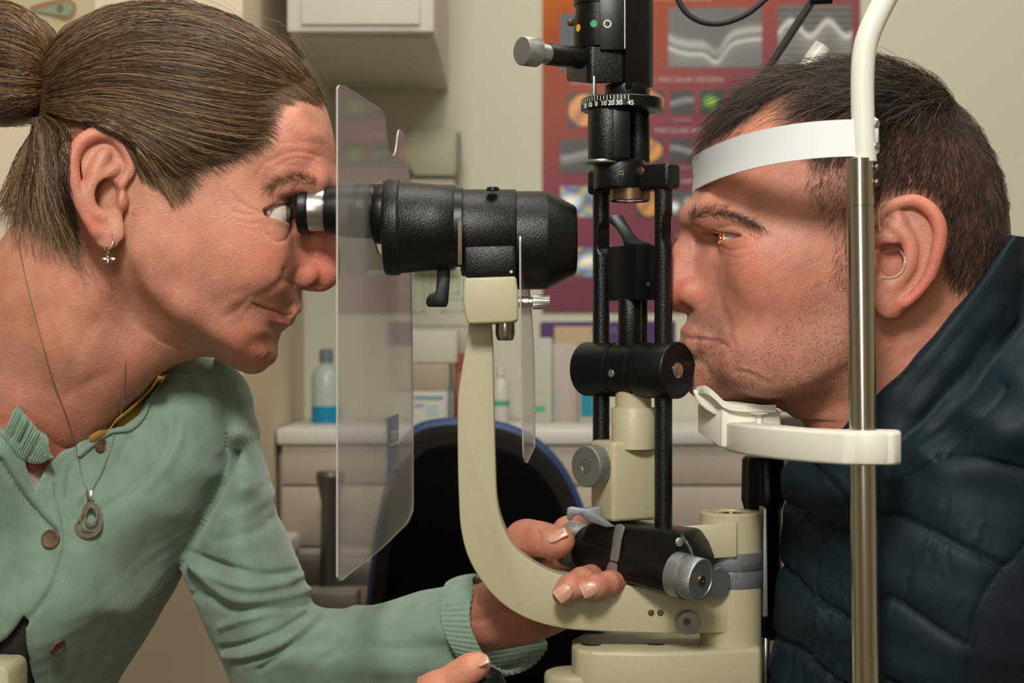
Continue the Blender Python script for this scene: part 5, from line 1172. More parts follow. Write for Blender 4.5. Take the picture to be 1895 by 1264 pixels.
# green outlined notice
P3 = empty('wall_notice', P(810, 610, WY), 'white notice with green outlines on the back wall', 'notice')
prism('sheet', flat([(756,495),(880,495),(880,602),(756,602)], WY-.003), (0, .0025, 0), mat('notice_paper', '#b9b7a6', rough=.7), P3, bev=0)
M['gline'] = mat('green_ink', '#8fae8c', rough=.7)
fb = bmesh.new()
for x0, y0, x1, y1 in ((764,508,786,580),(795,510,850,545),(818,552,860,578)):
    for a, b2, c, d in ((x0,y0,x1,y0+3),(x0,y1-3,x1,y1),(x0,y0,x0+3,y1),(x1-3,y0,x1,y1)): add_prism(fb, flat([(a,b2),(c,b2),(c,d),(a,d)], WY-.0036), (0, .0005, 0))
bm_link('green_outline', fb, M['gline'], P3)
# anatomical picture top left
P4 = empty('eye_chart', P(90, 60, .51), 'cream anatomical eye chart on the wall behind the bun', 'poster')
prism('sheet', flat([(-60,-60),(174,-60),(174,74),(-60,74)], .517), (0, .0025, 0), mat('chart_paper', '#b3a882', rough=.6), P4, bev=0)
prism('eye_outline', flat(smooth_poly([(55,14),(75,6),(100,0),(125,-2),(140,8),(138,28),(122,38),(95,30),(70,24)], 5).tolist(), .516), (0, .0008, 0), mat('chart_brown', '#8c6844'), P4, bev=0)
prism('eye_fill', flat(smooth_poly([(62,20),(85,14),(105,8),(125,4),(134,14),(128,28),(108,28),(84,24)], 5).tolist(), .5152), (0, .0007, 0), mat('chart_teal', '#7c8a72'), P4, bev=0)
prism('pupil', flat(smooth_poly([(106,10),(114,8),(118,16),(112,22),(106,18)], 5).tolist(), .5145), (0, .0006, 0), mat('chart_dark', '#6b5a4a'), P4, bev=0)
# ---- counter with drawers
zc = P(0, 773, WY).z; ct = empty('counter_unit', (P(1000,0,.8).x, .75, 0), 'pale counter unit with drawers under the back wall', 'counter')
box('worktop', -.26, 1.2, .735, WY-.001, zc-.018, zc, M['counter'], ct, bev=.003)
box('carcass', -.26, 1.2, .76, WY-.001, .0, zc-.019, M['drawer'], ct)
for i, (a, b2) in enumerate(((806, 898), (901, 1012), (1015, 1150))):
    z1 = P(0, a, .74).z; z0 = P(0, b2, .74).z
    for x0, x1 in ((-.255, .12), (.125, .50), (.505, .88)): box('drawer', x0, x1, .742, .759, z0, z1, M['drawer'], ct, bev=.002)
# sink area seen under the shield
sk = empty('sink', P(640, 1120, .50), 'grey steel sink with a tap beside the left wall', 'sink')
M['sinksteel'] = mat('sink_steel', '#807a72', rough=.4, metal=.5); 
sz = P(0, 1095, .44).z
box('rim', -.258, P(662,0,.44).x, .44, .475, sz-.03, sz, M['sinksteel'], sk, bev=.004)
box('rim', -.258, P(662,0,.44).x, .68, .715, sz-.03, sz, M['sinksteel'], sk, bev=.004)
box('basin', -.258, P(662,0,.44).x, .4751, .679, sz-.12, sz-.09, mat('sink_basin', '#4b433c', rough=.4, metal=.3), sk, bev=.004)
lathe('tap_body', Vector((P(612,0,.66).x, .66, sz-.03)), (0, 0, 1), [(0, 0), (0, .012), (P(0,930,.66).z-sz+.03, .010), (P(0,880,.66).z-sz+.03, .016), (P(0,872,.66).z-sz+.03, .014), (P(0,872,.66).z-sz+.03, 0)], mat('tap_metal', '#6a6661', rough=.35, metal=.7), sk)
struct(box('trim_1', -.262, -.235, .53, .95, P(0,945,.98).z-.02, P(0,945,.98).z, M['cab'], bev=.004))
# bottles and boxes on the counter
def bottle(label, px, pyb, pyt, w, cap, liq=None, Y=.86, body='#b9bbb0', capc='#9aa4a0', band=None):
    s = (D+Y)/D/SC; o = P(px, pyb, Y); o.z = zc; H = P(0, pyt, Y).z-zc; r = w/2*s
    e = empty('bottle', o, label, 'bottle')
    lathe('body', o, (0, 0, 1), [(0, 0), (0, r*.92), (.002, r), (H*.62, r), (H*.72, r*.8), (H*.78, r*.42), (H*.82, r*.4), (H*.82, 0)], mat('bottle_plastic', body, rough=.3), e)
    lathe('cap', o+Vector((0, 0, H*.82)), (0, 0, 1), [(0, 0), (0, r*.5), (H*.17, r*.45), (H*.18, 0)], mat('bottle_cap', capc, rough=.4), e)
    if liq: lathe('liquid', o+Vector((0, 0, .001)), (0, 0, 1), [(0, 0), (0, r*1.01), (H*.22, r*1.01), (H*.22, 0)], mat('liquid', liq, rough=.2), e)
    if band: lathe('label_band', o+Vector((0, 0, H*band[1])), (0, 0, 1), [(0, 0), (0, r*1.02), (H*.09, r*1.02), (H*.09, 0)], mat('band_ink', band[0], rough=.5), e)
bottle('clear hand gel bottle with blue liquid, at the wall corner', 604, 770, 645, 54, 0, liq='#117ba3', body='#a3b0a8', capc='#5d7079')
bottle('small white bottle with a green band behind the arm', 926, 768, 676, 34, 0, body='#b7b3ab', capc='#bcb8ae', band=('#3f8f62', .30))
def carton(label, x0, y0, x1, y1, col, Y=.86, depth=.05, marks=()):
    a = P(x0, y0, Y); b2 = P(x1, y1, Y); e = empty('carton', (a.x, Y, zc if y1 > 740 else b2.z), label, 'box')
    zb_ = zc if y1 > 740 else b2.z
    prism('box_body', [Vector((a.x, Y, zb_)), Vector((b2.x, Y, zb_)), Vector((b2.x, Y, a.z)), Vector((a.x, Y, a.z))], (0, depth, 0), mat('card', col, rough=.6), e, bev=.001)
    for (mx0, my0, mx1, my1, c) in marks: prism('print_mark', flat([(mx0,my0),(mx1,my0),(mx1,my1),(mx0,my1)], Y-.0008), (0, .0005, 0), mat('mark_ink', c, rough=.6), e, bev=0)
carton('white carton with blue print lines on the counter', 762, 724, 838, 772, '#b3b0a6', Y=.84, depth=.09, marks=((766,733,820,739,'#5f7f8f'),(764,748,784,753,'#6f8f9f'),(790,750,812,768,'#8fa3a8')))
carton('open beige carton on top of the white carton', 762, 672, 832, 723, '#968a74', Y=.85, depth=.07)
carton('plain white carton topmost of its stack', 762, 612, 846, 671, '#b5afa1', Y=.85, depth=.08)
carton('tall red-brown carton beside the arm', 842, 656, 872, 760, '#7b3220', Y=.86, marks=((846,690,860,735,'#8a5a4c'),))
carton('pale upright carton above the red-brown one', 838, 606, 880, 655, '#aa9d8c', Y=.90)
carton('thin dark green carton edge beside the white carton', 829, 718, 836, 770, '#4e5d55', Y=.835, depth=.02)
carton('pale green tall carton with a green stripe', 984, 625, 1022, 771, '#a9ab9c', Y=.87, marks=((986,752,1008,761,'#2f9f72'),))
carton('wide cream tall carton', 1023, 636, 1070, 771, '#a89f93', Y=.88, marks=((1026,728,1032,766,'#8d9fa0'),))
carton('pale carton with a wide teal stripe', 1071, 634, 1102, 772, '#a9a195', Y=.87, marks=((1075,712,1098,771,'#067a92'),(1075,634,1098,650,'#2f9a8c')))
# monitor at the right edge
mo = empty('monitor', P(1890, 560, .55), 'black monitor edge at the right behind the man', 'monitor')
prism('casing', flat([(1836,447),(2150,447),(2150,640),(1836,640)], .55), (0, .05, 0), mat('monitor_black', '#1c1a19', rough=.5), mo, bev=.003)
rod('stand', P(2000, 640, .575), Vector((P(2000,640,.575).x, .575, .0)), .02, M['black_smooth'], mo)
# ---- chair behind
CH = empty('office_chair', P(880, 1264, .52), 'black office chair with a blue rim around its rounded back', 'chair')
rim = smooth_poly([(668,1300),(672,1180),(680,1080),(694,980),(712,890),(735,825),(765,789),(810,776),(870,775),(930,783),(985,806),(1030,845),(1060,890),(1085,950),(1105,1020),(1118,1120),(1125,1300)], 5, closed=False).tolist()
inn = [(880+(x-880)*f, 1060+(y-1060)*g) for (x, y), f, g in [((p[0], p[1]), .955, .955) for p in rim]]
inn2 = [(880+(x-880)*.83, 1075+(y-1075)*.84) for x, y in rim]
def dome(name, out, Y, depth, m, bev): return prism(name, flat(out, Y), (0, depth, 0), m, CH, bev=bev, seg=4, smooth=60)
dome('back_shell', rim, .505, .03, mat('blue_shell', '#1d3a62', rough=.5), .008)
dome('back_pad', inn, .490, .03, mat('charcoal_fabric', '#211e1e', rough=.95, spec=.1), .010)
dome('back_mesh', inn2, .482, .02, mat('black_fabric', '#0a0908', rough=1, spec=.05), .006)
# ================================================================ woman's cardigan, forearm and hands
def knit(name, col, rot=0.15, period=.0015, bump=.4):
    m = mat(name, col, rough=.9, spec=.15, var=.13, vscale=55, sheen=.3); nt = m.node_tree; b = nt.nodes['Principled BSDF']
    tc = nt.nodes.new('ShaderNodeTexCoord'); mp = nt.nodes.new('ShaderNodeMapping'); mp.inputs['Rotation'].default_value = (0, rot, 0)
    wv = nt.nodes.new('ShaderNodeTexWave'); wv.bands_direction = 'X'; wv.inputs['Scale'].default_value = 2*math.pi/20/period; wv.inputs['Distortion'].default_value = 1.2; wv.inputs['Detail'].default_value = 2; wv.inputs['Detail Scale'].default_value = .05
    ns = nt.nodes.new('ShaderNodeTexNoise'); ns.inputs['Scale'].default_value = 1400; ad = nt.nodes.new('ShaderNodeMath'); ad.operation = 'ADD'
    bp = nt.nodes.new('ShaderNodeBump'); bp.inputs['Strength'].default_value = bump; bp.inputs['Distance'].default_value = .0005
    nt.links.new(tc.outputs['Object'], mp.inputs[0]); nt.links.new(mp.outputs[0], wv.inputs[0]); nt.links.new(tc.outputs['Object'], ns.inputs[0])
    nt.links.new(wv.outputs['Fac'], ad.inputs[0]); nt.links.new(ns.outputs[0], ad.inputs[1]); nt.links.new(ad.outputs[0], bp.inputs['Height']); nt.links.new(bp.outputs[0], b.inputs['Normal'])
    return m
M['knit'] = knit('green_knit', '#80927f' if False else '#768d7b'); M['knitrib'] = mat('green_rib_knit', '#7a917f', rough=.9, spec=.15, var=.08, vscale=200, bump=.4, bscale=1500, sheen=.3)
M['dark_top'] = mat('dark_patterned_top', '#29241e', rough=.9, var=.6, vscale=90)
T_OUT = [(-300,860),(-230,760),(-150,700),(-60,665),(60,690),(200,680),(290,650),(345,640),(402,668),(440,690),(462,730),(468,790),(448,850),(405,940),(345,1045),(300,1125),(255,1200),(212,1270),(160,1400),(130,1520),(-260,1520)]
T_CTL = [(0,800,126),(100,850,103),(200,850,82),(300,760,60),(380,740,54),(430,740,36),(50,1000,110),(200,1000,101),(320,950,74),(400,880,46),(100,1200,106),(220,1130,84),(-80,1000,104),(-180,1000,95),(-180,850,85),(0,1400,104),(-150,1300,96),(60,760,110),(220,760,70),(320,690,42),(140,760,80),(-60,760,126)]
A_OUT = [(395,664),(442,688),(464,730),(471,790),(488,850),(500,905),(512,950),(530,985),(545,1020),(557,1050),(566,1085),(580,1122),(610,1130),(660,1126),(720,1113),(770,1098),(820,1088),(850,1084),(862,1130),(880,1190),(900,1240),(880,1330),(600,1380),(470,1350),(412,1228),(368,1130),(334,1048),(352,1000),(398,920),(425,850),(415,760)]
A_CTL = [(440,740,26),(450,800,36),(462,900,42),(450,1000,50),(400,1050,38),(480,1080,54),(430,1150,44),(520,1180,54),(600,1200,50),(700,1190,46),(800,1170,40),(850,1160,35),(560,1260,44),(700,1260,40)]
def fold(c, w, a): return (c, w, a)
def build_cardigan():
    T = Inflate(T_OUT, T_CTL, Yc=.075); A = Inflate(A_OUT, A_CTL, Yc=.055)
    lo = P(-300, 1430, .0)+Vector((-.01, -.06, 0)); hi = P(915, 625, .0)+Vector((.0, .16, 0))
    v = Vol(lo, hi, .00155); fT = T.fn(); fA = A.fn()
    keep = {}
    def shell(X, Y, Z):
        f = fT(X, Y, Z); keep['f'] = f; return np.maximum(f, -(f+.0045))
    l, h = T.bounds(.15); v.apply(shell, l, h, 0)
    # V neck and lower opening, cut straight through the front layer
    neck = [(-80,560),(-40,660),(0,699),(31,749),(52,773),(71,795),(89,808),(93,835),(96,862),(103,897),(112,880),(124,852),(142,832),(153,824),(164,822),(170,813),(184,804),(208,794),(239,788),(261,768),(272,737),(292,700),(306,658),(318,636),(330,560)]
    low = [(-10,1236),(18,1188),(55,1146),(84,1108),(82,1150),(78,1264),(78,1320),(-40,1320)]
    for poly, dep in ((neck, .02), (low, .0)):
        pl = np.array([Inflate.uv(a, b, dep) for a, b in poly])
        def cut(X, Y, Z, pl=pl):
            u = (X[:, 0, 0]*SC+CX)[:, None]+0*Z[0, 0][None]; w_ = (CY-(Z[0, 0]-ZC)*SC)[None]+0*X[:, 0, 0][:, None]
            d = (poly_dist(pl, u, w_)/SC).astype(np.float32)[:, None, :]; return np.maximum(d, Y-.10)
        v.apply(cut, (-.5, -.2, .9), (.1, .3, 1.4), .0012, 's')
    l, h = A.bounds(.15); v.apply(fA, l, h, .003)
    V, F = v.nets(); V = laplace(V, F, 2, .4); N = normals(V, F)
    ST = [([(0,852),(45,922),(82,965),(104,984)],4.5,-3.2), ([(0,830),(45,900),(84,945),(110,975)],12,1.8), ([(102,900),(116,955),(122,1000),(110,1050),(86,1106),(20,1185)],4.5,-2.0), ([(96,905),(108,960),(112,1005),(98,1050),(74,1100),(10,1176)],9,1.0),
      ([(440,838),(405,915),(365,985),(338,1042)],4.5,-4.6), ([(452,845),(420,925),(380,1000)],14,1.6), ([(300,690),(345,692),(362,722),(395,745),(415,790),(420,830)],3.5,-1.3),
      ([(240,812),(215,860),(175,900),(150,940)],8,-1.6), ([(320,780),(300,850),(240,910),(180,950)],9,-1.5), ([(335,760),(325,830),(270,900)],12,1.5), ([(130,870),(125,920),(135,960)],6,-1.2),([(200,880),(170,905),(150,920)],6,.9),
      ([(345,1020),(380,1035),(430,1052),(490,1062),(550,1058)],7,-2.6), ([(350,1040),(400,1070),(460,1085),(520,1080),(552,1062)],9,2.4), ([(342,1048),(380,1100),(430,1130),(500,1128),(575,1122)],7,-2.8), ([(356,1044),(395,1085),(440,1108),(520,1105),(566,1092)],9,2.2),
      ([(410,1160),(470,1140),(530,1126),(575,1126)],8,2.0), ([(410,1200),(460,1190),(520,1165),(575,1130)],5,-2.6), ([(420,1215),(470,1210),(530,1185),(590,1140)],9,2.0), ([(440,1225),(500,1215),(550,1185),(600,1140)],5,-2.4), ([(480,1240),(530,1210),(575,1175),(620,1140)],5,-1.8),([(340,1050),(352,1085),(375,1105)],5,-2.4),
      ([(355,1100),(372,1108)],5,-1.6), ([(520,900),(480,930),(430,960)],14,1.6),([(505,960),(470,985),(400,1000)],10,-1.6), ([(660,1130),(720,1160),(800,1170)],16,1.8), ([(640,1180),(720,1200),(820,1200)],14,-1.6), ([(700,1240),(780,1240),(860,1230)],14,1.2),([(600,1220),(640,1190),(660,1150)],10,-1.3),
      ([(330,1000),(290,1070),(240,1150),(200,1220)],18,1.4), ([(160,1000),(200,1060),(190,1150)],22,-1.4), ([(20,900),(40,960),(50,1050)],18,1.0), ([(250,900),(280,980),(260,1060)],24,-1.2), ([(380,700),(420,730),(440,800)],12,-1.2), ([(350,700),(385,760),(400,830)],14,1.4)]
    V = apply_strokes(V, N, ST, Yc=.06, mirror=False, gain=1.3)
    nz = vnoise(V, 45, 41)*.0007+vnoise(V, 110, 42)*.00018; V = V+N*nz[:, None]
    o = link('cardigan', mesh_np('cardigan', V, F), M['knit'], woman); o['label'] = 'sage green knitted cardigan'
    # skin of the chest and a dark top beneath
    v2 = Vol(lo, P(345, 560, .0)+Vector((0, .16, 0)), .0030)
    v2.apply(lambda X, Y, Z: np.maximum(fT(X, Y, Z)+.0075, Z-P(0, 700, 0).z), *T.bounds(.15), 0)
    V2, F2 = v2.nets(); V2 = laplace(V2, F2, 1, .4); x, y = to_px(V2, 0, False)
    return o, T, A, fT, V2, F2, x, y
card, TORSO, SLEEVE, fT, V2, F2, x2, y2 = build_cardigan()
top_f = y2[F2].mean(1) > 1000
sel = F2[top_f]; link('dark_top', mesh_np('dark_top', V2, sel), M['dark_top'], woman)
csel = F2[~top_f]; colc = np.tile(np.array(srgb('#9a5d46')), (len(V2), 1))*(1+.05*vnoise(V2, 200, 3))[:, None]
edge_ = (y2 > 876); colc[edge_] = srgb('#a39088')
chest_me = (V2, csel, colc)
cr_ = Ray([card])
def ribbed_strip(name, inner, outer, n, m, parent, ribs, h0=.0010, amp=.0007, ray=cr_, rows=7, depth=None):
    """raised knitted band between two px polylines lying on the garment"""
    A = resample(inner, n); B = resample(outer, n); V = []; F = []
    ys = []
    for i in range(n):
        for j in range(rows+1):
            f = j/rows; q = A[i]*(1-f)+B[i]*f; p, nn, ok = ray(q[0], q[1])
            V.append((q, p.y if ok else None, f, i))
    yv = np.array([np.nan if a[1] is None else a[1] for a in V]).reshape(n, rows+1)
    for i in range(n):
        row = yv[i]; g = ~np.isnan(row)
        if g.any(): yv[i] = np.interp(np.arange(rows+1), np.arange(rows+1)[g], row[g])
    g = ~np.isnan(yv[:, 0])
    for j in range(rows+1): yv[:, j] = np.interp(np.arange(n), np.arange(n)[g], yv[g, j])
    k = np.ones(9)/9
    for j in range(rows+1): yv[:, j] = np.convolve(np.pad(yv[:, j], 4, 'edge'), k, 'valid')
    W = []
    for i in range(n):
        for j in range(rows+1):
            q, _, f, _ = V[i*(rows+1)+j]; e = math.sin(min(1, max(0, f))*math.pi)**.4; off = h0*e+.0006+amp*math.cos(6.28318*ribs*i/(n-1))*e
            W.append(tuple(P(q[0], q[1], yv[i, j]-off)))
    F = [(i*(rows+1)+j, i*(rows+1)+j+1, (i+1)*(rows+1)+j+1, (i+1)*(rows+1)+j) for i in range(n-1) for j in range(rows)]
    me = mesh_np(name, W, F); o = link(name, me, m, parent)
    sd = o.modifiers.new('thick', 'SOLIDIFY'); sd.thickness = .002; sd.offset = -1 if me.polygons[len(F)//2].normal.y < 0 else 1
    return o
ribbed_strip('neckband', [(-6,690),(14,724),(31,749),(52,773),(71,795),(88,808),(92,834),(94,846)], [(-40,762),(-12,788),(10,815),(26,836),(40,850),(60,858),(80,857),(93,848)], 260, M['knitrib'], card, 34, h0=.0022, amp=.0008, rows=9)
ribbed_strip('neckband', [(320,634),(306,658),(292,698),(273,736),(261,766),(239,786),(208,792),(186,802),(172,812),(160,822),(143,836)], [(332,640),(318,664),(301,704),(282,742),(268,775),(243,798),(211,803),(192,813),(176,826),(164,836),(150,848)], 420, M['knitrib'], card, 64, h0=.0022, amp=.0006, rows=5)
# ochre lining behind the neckband
M['ochre'] = mat('ochre_lining', '#927228', rough=.85, bump=.3, bscale=900)
# cuff
def cuff():
    A = [(828,1080,.060),(818,1110,.032),(816,1145,.018),(826,1180,.012),(842,1208,.014),(860,1232,.024),(878,1252,.040),(892,1250,.070),(890,1200,.095),(870,1140,.100),(845,1095,.085)]
    B = [(880,1066,.060),(876,1095,.036),(870,1130,.020),(873,1165,.013),(888,1200,.013),(906,1228,.018),(940,1245,.032),(978,1233,.050),(1004,1208,.068),(1008,1182,.086),(950,1110,.100)]
    n = 360; A = smooth_poly(A, 40); B = smooth_poly(B, 40)
    def rs(p):
        c = np.vstack([p, p[:1]]); L = np.r_[0, np.cumsum(np.linalg.norm(np.diff(c, axis=0), axis=1))]; t = np.linspace(0, L[-1], n, endpoint=False); return np.stack([np.interp(t, L, c[:, k]) for k in range(3)], 1)
    A, B = rs(A), rs(B); rows = 12; ca = A.mean(0); V = []
    for j in range(rows+1):
        f = j/rows
        for i in range(n):
            q = A[i]*(1-f)+B[i]*f; d = q-(ca*(1-f)+B.mean(0)*f); d[2] *= SC; L = np.linalg.norm(d)+1e-6; bulge = 3.0*math.sin(f*math.pi)+1.6*math.cos(i*2*math.pi*46/n)*min(1, f*6)
            q = q+np.array([d[0], d[1], d[2]/SC])/L*np.array([1, 1, 1])*bulge; V.append(tuple(P(q[0], q[1], q[2])))
    F = [(j*n+i, j*n+(i+1) % n, (j+1)*n+(i+1) % n, (j+1)*n+i) for j in range(rows) for i in range(n)]
    o = link('cuff', mesh_np('cuff', V, F), M['knitrib'], card); sd = o.modifiers.new('thick', 'SOLIDIFY'); sd.thickness = .0026; sd.offset = 0; o['label'] = 'ribbed green cuff'
cuff()
# buttons
M['wood'] = mat('coconut_button', '#5a4430', rough=.55, var=.5, vscale=400); M['thread'] = mat('button_thread', '#a8892f', rough=.8)
def button(px, py, r, tilt=0.0, thread=None, sx=1.0):
    p, n, ok = cr_(px, py); n = (n+Vector((tilt, 0, 0))).normalized(); o = p+n*.0006; R = r/SC
    bt = lathe('button', o, n, [(0, 0), (0, R), (.0006, R*1.02), (.0016, R*.98), (.0019, R*.85), (.0013, R*.70), (.0012, 0)], M['wood'], card, seg=40, label='small brown button')
    u, v, a = axis_frame(n)
    for i in range(4):
        an = .8+i*math.pi/2; c = o+(u*math.cos(an)+v*math.sin(an))*R*.36+n*.0013; lathe('button_hole', c, n, [(0, 0), (0, R*.13), (.0001, R*.13), (.0001, 0)], M['blackhole'], bt, seg=12)
    lathe('thread', o+n*.0012, n, [(0, 0), (0, R*.26), (.0005, R*.2), (.0007, 0)], thread or M['thread'], bt, seg=12)
button(95, 998, 17); button(104, 1196, 16, .3, mat('pale_thread', '#7f9c95')); button(184, 824, 13, .8, mat('pale_thread', '#7f9c95'))

# ---------------- hands
def hand_left():
    v = Vol(P(830, 1262, 0)+Vector((0, -.058, 0)), P(1215, 940, 0)+Vector((0, .088, 0)), .00095)
    Q = lambda *a: tuple(P(*a))
    v.caps([Q(810,1150,.055), Q(900,1143,.052), Q(960,1125,.050), Q(1010,1100,.052)], [.023, .0205, .0225, .0260], k=.012)
    v.caps([Q(905,1145,.038), Q(975,1118,.036), Q(1010,1080,.036)], [.016, .0175, .018], k=.012)
    v.caps([Q(1000,1098,.055), Q(1055,1060,.060), Q(1085,1030,.058)], [.024, .020, .016], k=.014)
    v.caps([Q(975,1095,.040), Q(960,1045,.030), Q(973,1004,.018)], [.0190, .0165, .0125], k=.010)     # thumb base
    v.caps([Q(973,1004,.018), Q(1000,998,.004), Q(1022,1004,-.004), Q(1040,1001,-.007)], [.0128, .0105, .0102, .0086], k=.006)
    v.ell(Q(975,996,.014), (.0120, .011, .011), k=.008)
    v.caps([Q(1040,1030,.062), Q(1052,985,.052), Q(1085,972,.045), Q(1120,985,.040)], [.0125, .0100, .0090, .0080], k=.006)   # index behind
    # middle and ring fingers come over the arm from behind and curl towards the camera
    v.caps([Q(1075,1075,.060), Q(1125,1062,.030), Q(1104,1066,.004), Q(1076,1074,-.020), Q(1055,1087,-.030), Q(1043,1099,-.0325)], [.0110, .0095, .0088, .0084, .0084, .0074], k=.0022)
    v.caps([Q(1100,1060,.060), Q(1170,1066,.030), Q(1155,1074,-.002), Q(1125,1080,-.022), Q(1102,1086,-.031), Q(1089,1091,-.0325)], [.0105, .0092, .0085, .0080, .0080, .0070], k=.0018)
    V, F = v.nets(); V = laplace(V, F, 2, .4); N = normals(V, F)
    ST = [([(960,1030),(985,1045),(1020,1052)],4,-.7), ([(965,1020),(990,1032),(1010,1036)],3,-.6), ([(950,1040),(975,1055),(1000,1060)],4,-.6), ([(995,982),(1000,995),(998,1010)],3,-.5), ([(1090,1055),(1084,1070),(1088,1086)],3,-.5),
          ([(880,1150),(930,1135),(980,1110)],8,-1.3), ([(885,1130),(930,1115)],7,.9), ([(985,1050),(1015,1040)],5,.6), ([(1018,985),(1024,1000)],2.5,-.3)]
    V = apply_strokes(V, N, ST, mirror=False); x, y = to_px(V, 0, False)
    col = np.tile(np.array(srgb('#b97d68')), (len(V), 1))*(1+.05*vnoise(V, 200, 51))[:, None]
    for p_, wd, c, st in [([(1045,1000)],14,srgb('#c98a5e'),.5), ([(975,990)],18,srgb('#c07460'),.4), ([(1045,1098),(1090,1090)],12,srgb('#cf8d7c'),.5), ([(1076,1074),(1130,1078)],9,srgb('#b3604f'),.4), ([(900,1150),(1000,1150)],30,srgb('#9c604f'),.6), ([(990,1040),(1030,1050)],20,srgb('#a9604f'),.5)]: col = paint(col, x, y, p_, wd, c, st)
    return V, F, col
def hand_right():
    v = Vol(P(770, 1300, -.06)+Vector((0, -.03, 0)), P(930, 1190, -.06)+Vector((0, .035, 0)), .00095); Q = lambda *a: tuple(P(*a))
    v.caps([Q(760,1330,-.055), Q(812,1280,-.058), Q(850,1250,-.062), Q(872,1236,-.063), Q(887,1229,-.062)], [.016, .0125, .0088, .0084, .0072], k=.005)
    v.caps([Q(740,1330,-.045), Q(800,1300,-.045)], [.02, .018], k=.008)
    V, F = v.nets(); V = laplace(V, F, 2, .4); x, y = to_px(V, 0, False); col = np.tile(np.array(srgb('#cc8a70')), (len(V), 1)); col = paint(col, x, y, [(885,1222)], 12, srgb('#d9a07c'), .6); return V, F, col
def nail(c, d, n, L, W, parent, name='fingernail', white=True):
    """nail plate: centre c, finger direction d, outward normal n"""
    d = Vector(d).normalized(); n = Vector(n); n = (n-d*n.dot(d)).normalized(); s = d.cross(n); V = []; C = []; NU, NV = 16, 12
    for i in range(NU+1):
        u = i/NU*2-1
        for j in range(NV+1):
            v = j/NV*2-1; wv = W*(1-.28*max(0, -u)**2.5-.10*max(0, u)**4); p = Vector(c)+d*u*L+s*v*wv*math.sqrt(max(0, 1-.30*u*u*(u < 0)))-n*(v*v*W*.34+max(0, u)**2*L*.10+max(0, -u)**3*L*.05)
            V.append(tuple(p)); C.append(srgb('#dcc39c') if (u > .80 and white) else srgb('#cf9683') if u > -.7 else srgb('#cfa090'))
    F = [(i*(NV+1)+j, (i+1)*(NV+1)+j, (i+1)*(NV+1)+j+1, i*(NV+1)+j+1) for i in range(NU) for j in range(NV)]
    o = link(name, mesh_np(name, V, F, True, C), M['nail'], parent); sd = o.modifiers.new('t', 'SOLIDIFY'); sd.thickness = .0006; sd.offset = 0; return o
M['nail'] = mat('nail', '#c9957f', rough=.28, spec=.5, coat=.3, attr='Col', sss=.2)
parts = [hand_left(), hand_right(), chest_me]
def join_into(ob, meshes):
    me = ob.data; n0 = len(me.vertices); a = np.empty(n0*3, np.float32); me.vertices.foreach_get('co', a); V = [a.reshape(-1, 3)]
    f = np.empty(len(me.loops), np.int32); me.loops.foreach_get('vertex_index', f); F = [f.reshape(-1, 4)]
    c = np.empty(n0*4, np.float32); me.color_attributes['Col'].data.foreach_get('color', c); C = [c.reshape(-1, 4)[:, :3]]; o = n0
    for v_, f_2, c_ in meshes: V.append(np.asarray(v_, np.float32)); F.append(np.asarray(f_2, np.int32)+o); C.append(c_); o += len(v_)
    new = mesh_np('body', np.concatenate(V), np.concatenate(F), True, np.concatenate(C)); new.materials.append(M['skin']); ob.data = new
join_into(w_body, parts)
hr_ = Ray([w_body])
def nail_at(px, py, dpx, dpy, L, W, tilt=(0, -1, 0)):
    p, n, ok = hr_(px, py); d = P(px+dpx, py+dpy, p.y)-P(px, py, p.y); nn = (n+Vector(tilt)*.6).normalized(); nail(p+n*.0007, d, nn, L, W, woman)
lin = [(290,690),(276,712),(256,733),(234,752),(212,770),(196,790),(180,792),(160,804)]; lin2 = [(304,692),(290,714),(274,742),(262,768),(242,788),(212,796),(190,803),(166,818)]
bm = bmesh.new(); A_ = [bm.verts.new(hr_(x_, y_, .0022)[0]) for x_, y_ in resample(lin, 24)]; M_ = [bm.verts.new(hr_(x_, y_, .0034)[0]) for x_, y_ in (resample(lin, 24)+resample(lin2, 24))/2]; B_ = [bm.verts.new(hr_(x_, y_, .0030)[0]) for x_, y_ in resample(lin2, 24)]
for i in range(23): bm.faces.new((A_[i], A_[i+1], M_[i+1], M_[i])); bm.faces.new((M_[i], M_[i+1], B_[i+1], B_[i]))
ln = bm_link('lining', bm, M['ochre'], card, label='ochre yellow lining inside the neckband'); sd = ln.modifiers.new('thick', 'SOLIDIFY'); sd.thickness = .0012
nail_at(1043, 1098, -12, 9, .0054, .0050); nail_at(1091, 1091, -12, 5, .0052, .0048)
nail_at(1030, 990, 18, -10, .0066, .0040, (0, -.2, 1)); nail_at(889, 1223, 12, -6, .0045, .0036, (0, .2, 1))
# joystick under the right hand
js = bmesh.new(); q = P(890, 1292, -.045); add_lathe(js, q+Vector((0, 0, -.03)), (0, 0, 1), [(0, 0), (0, .010), (.016, .014), (.028, .0165), (.040, .0160), (.046, .0130), (.0495, .007), (.0505, 0)], 48)
bm_link('joystick', js, M['black_smooth'], SL, label='black joystick knob')
# cream piece in the bottom left corner
cl = prism('plastic_lid', smooth_poly([(-40,1234),(4,1235),(12,1240),(16,1252),(17,1275),(-40,1275)], 3, closed=False).tolist() and [P(a, b2, -.10) for a, b2 in [(-40,1233),(4,1234),(12,1240),(16,1252),(17,1440),(-60,1440),(-60,1236)]], (0, .04, 0), M['cream'], None, bev=.003)
tag(cl, 'cream plastic corner at the lower left edge, in front of the cardigan', 'instrument cover')
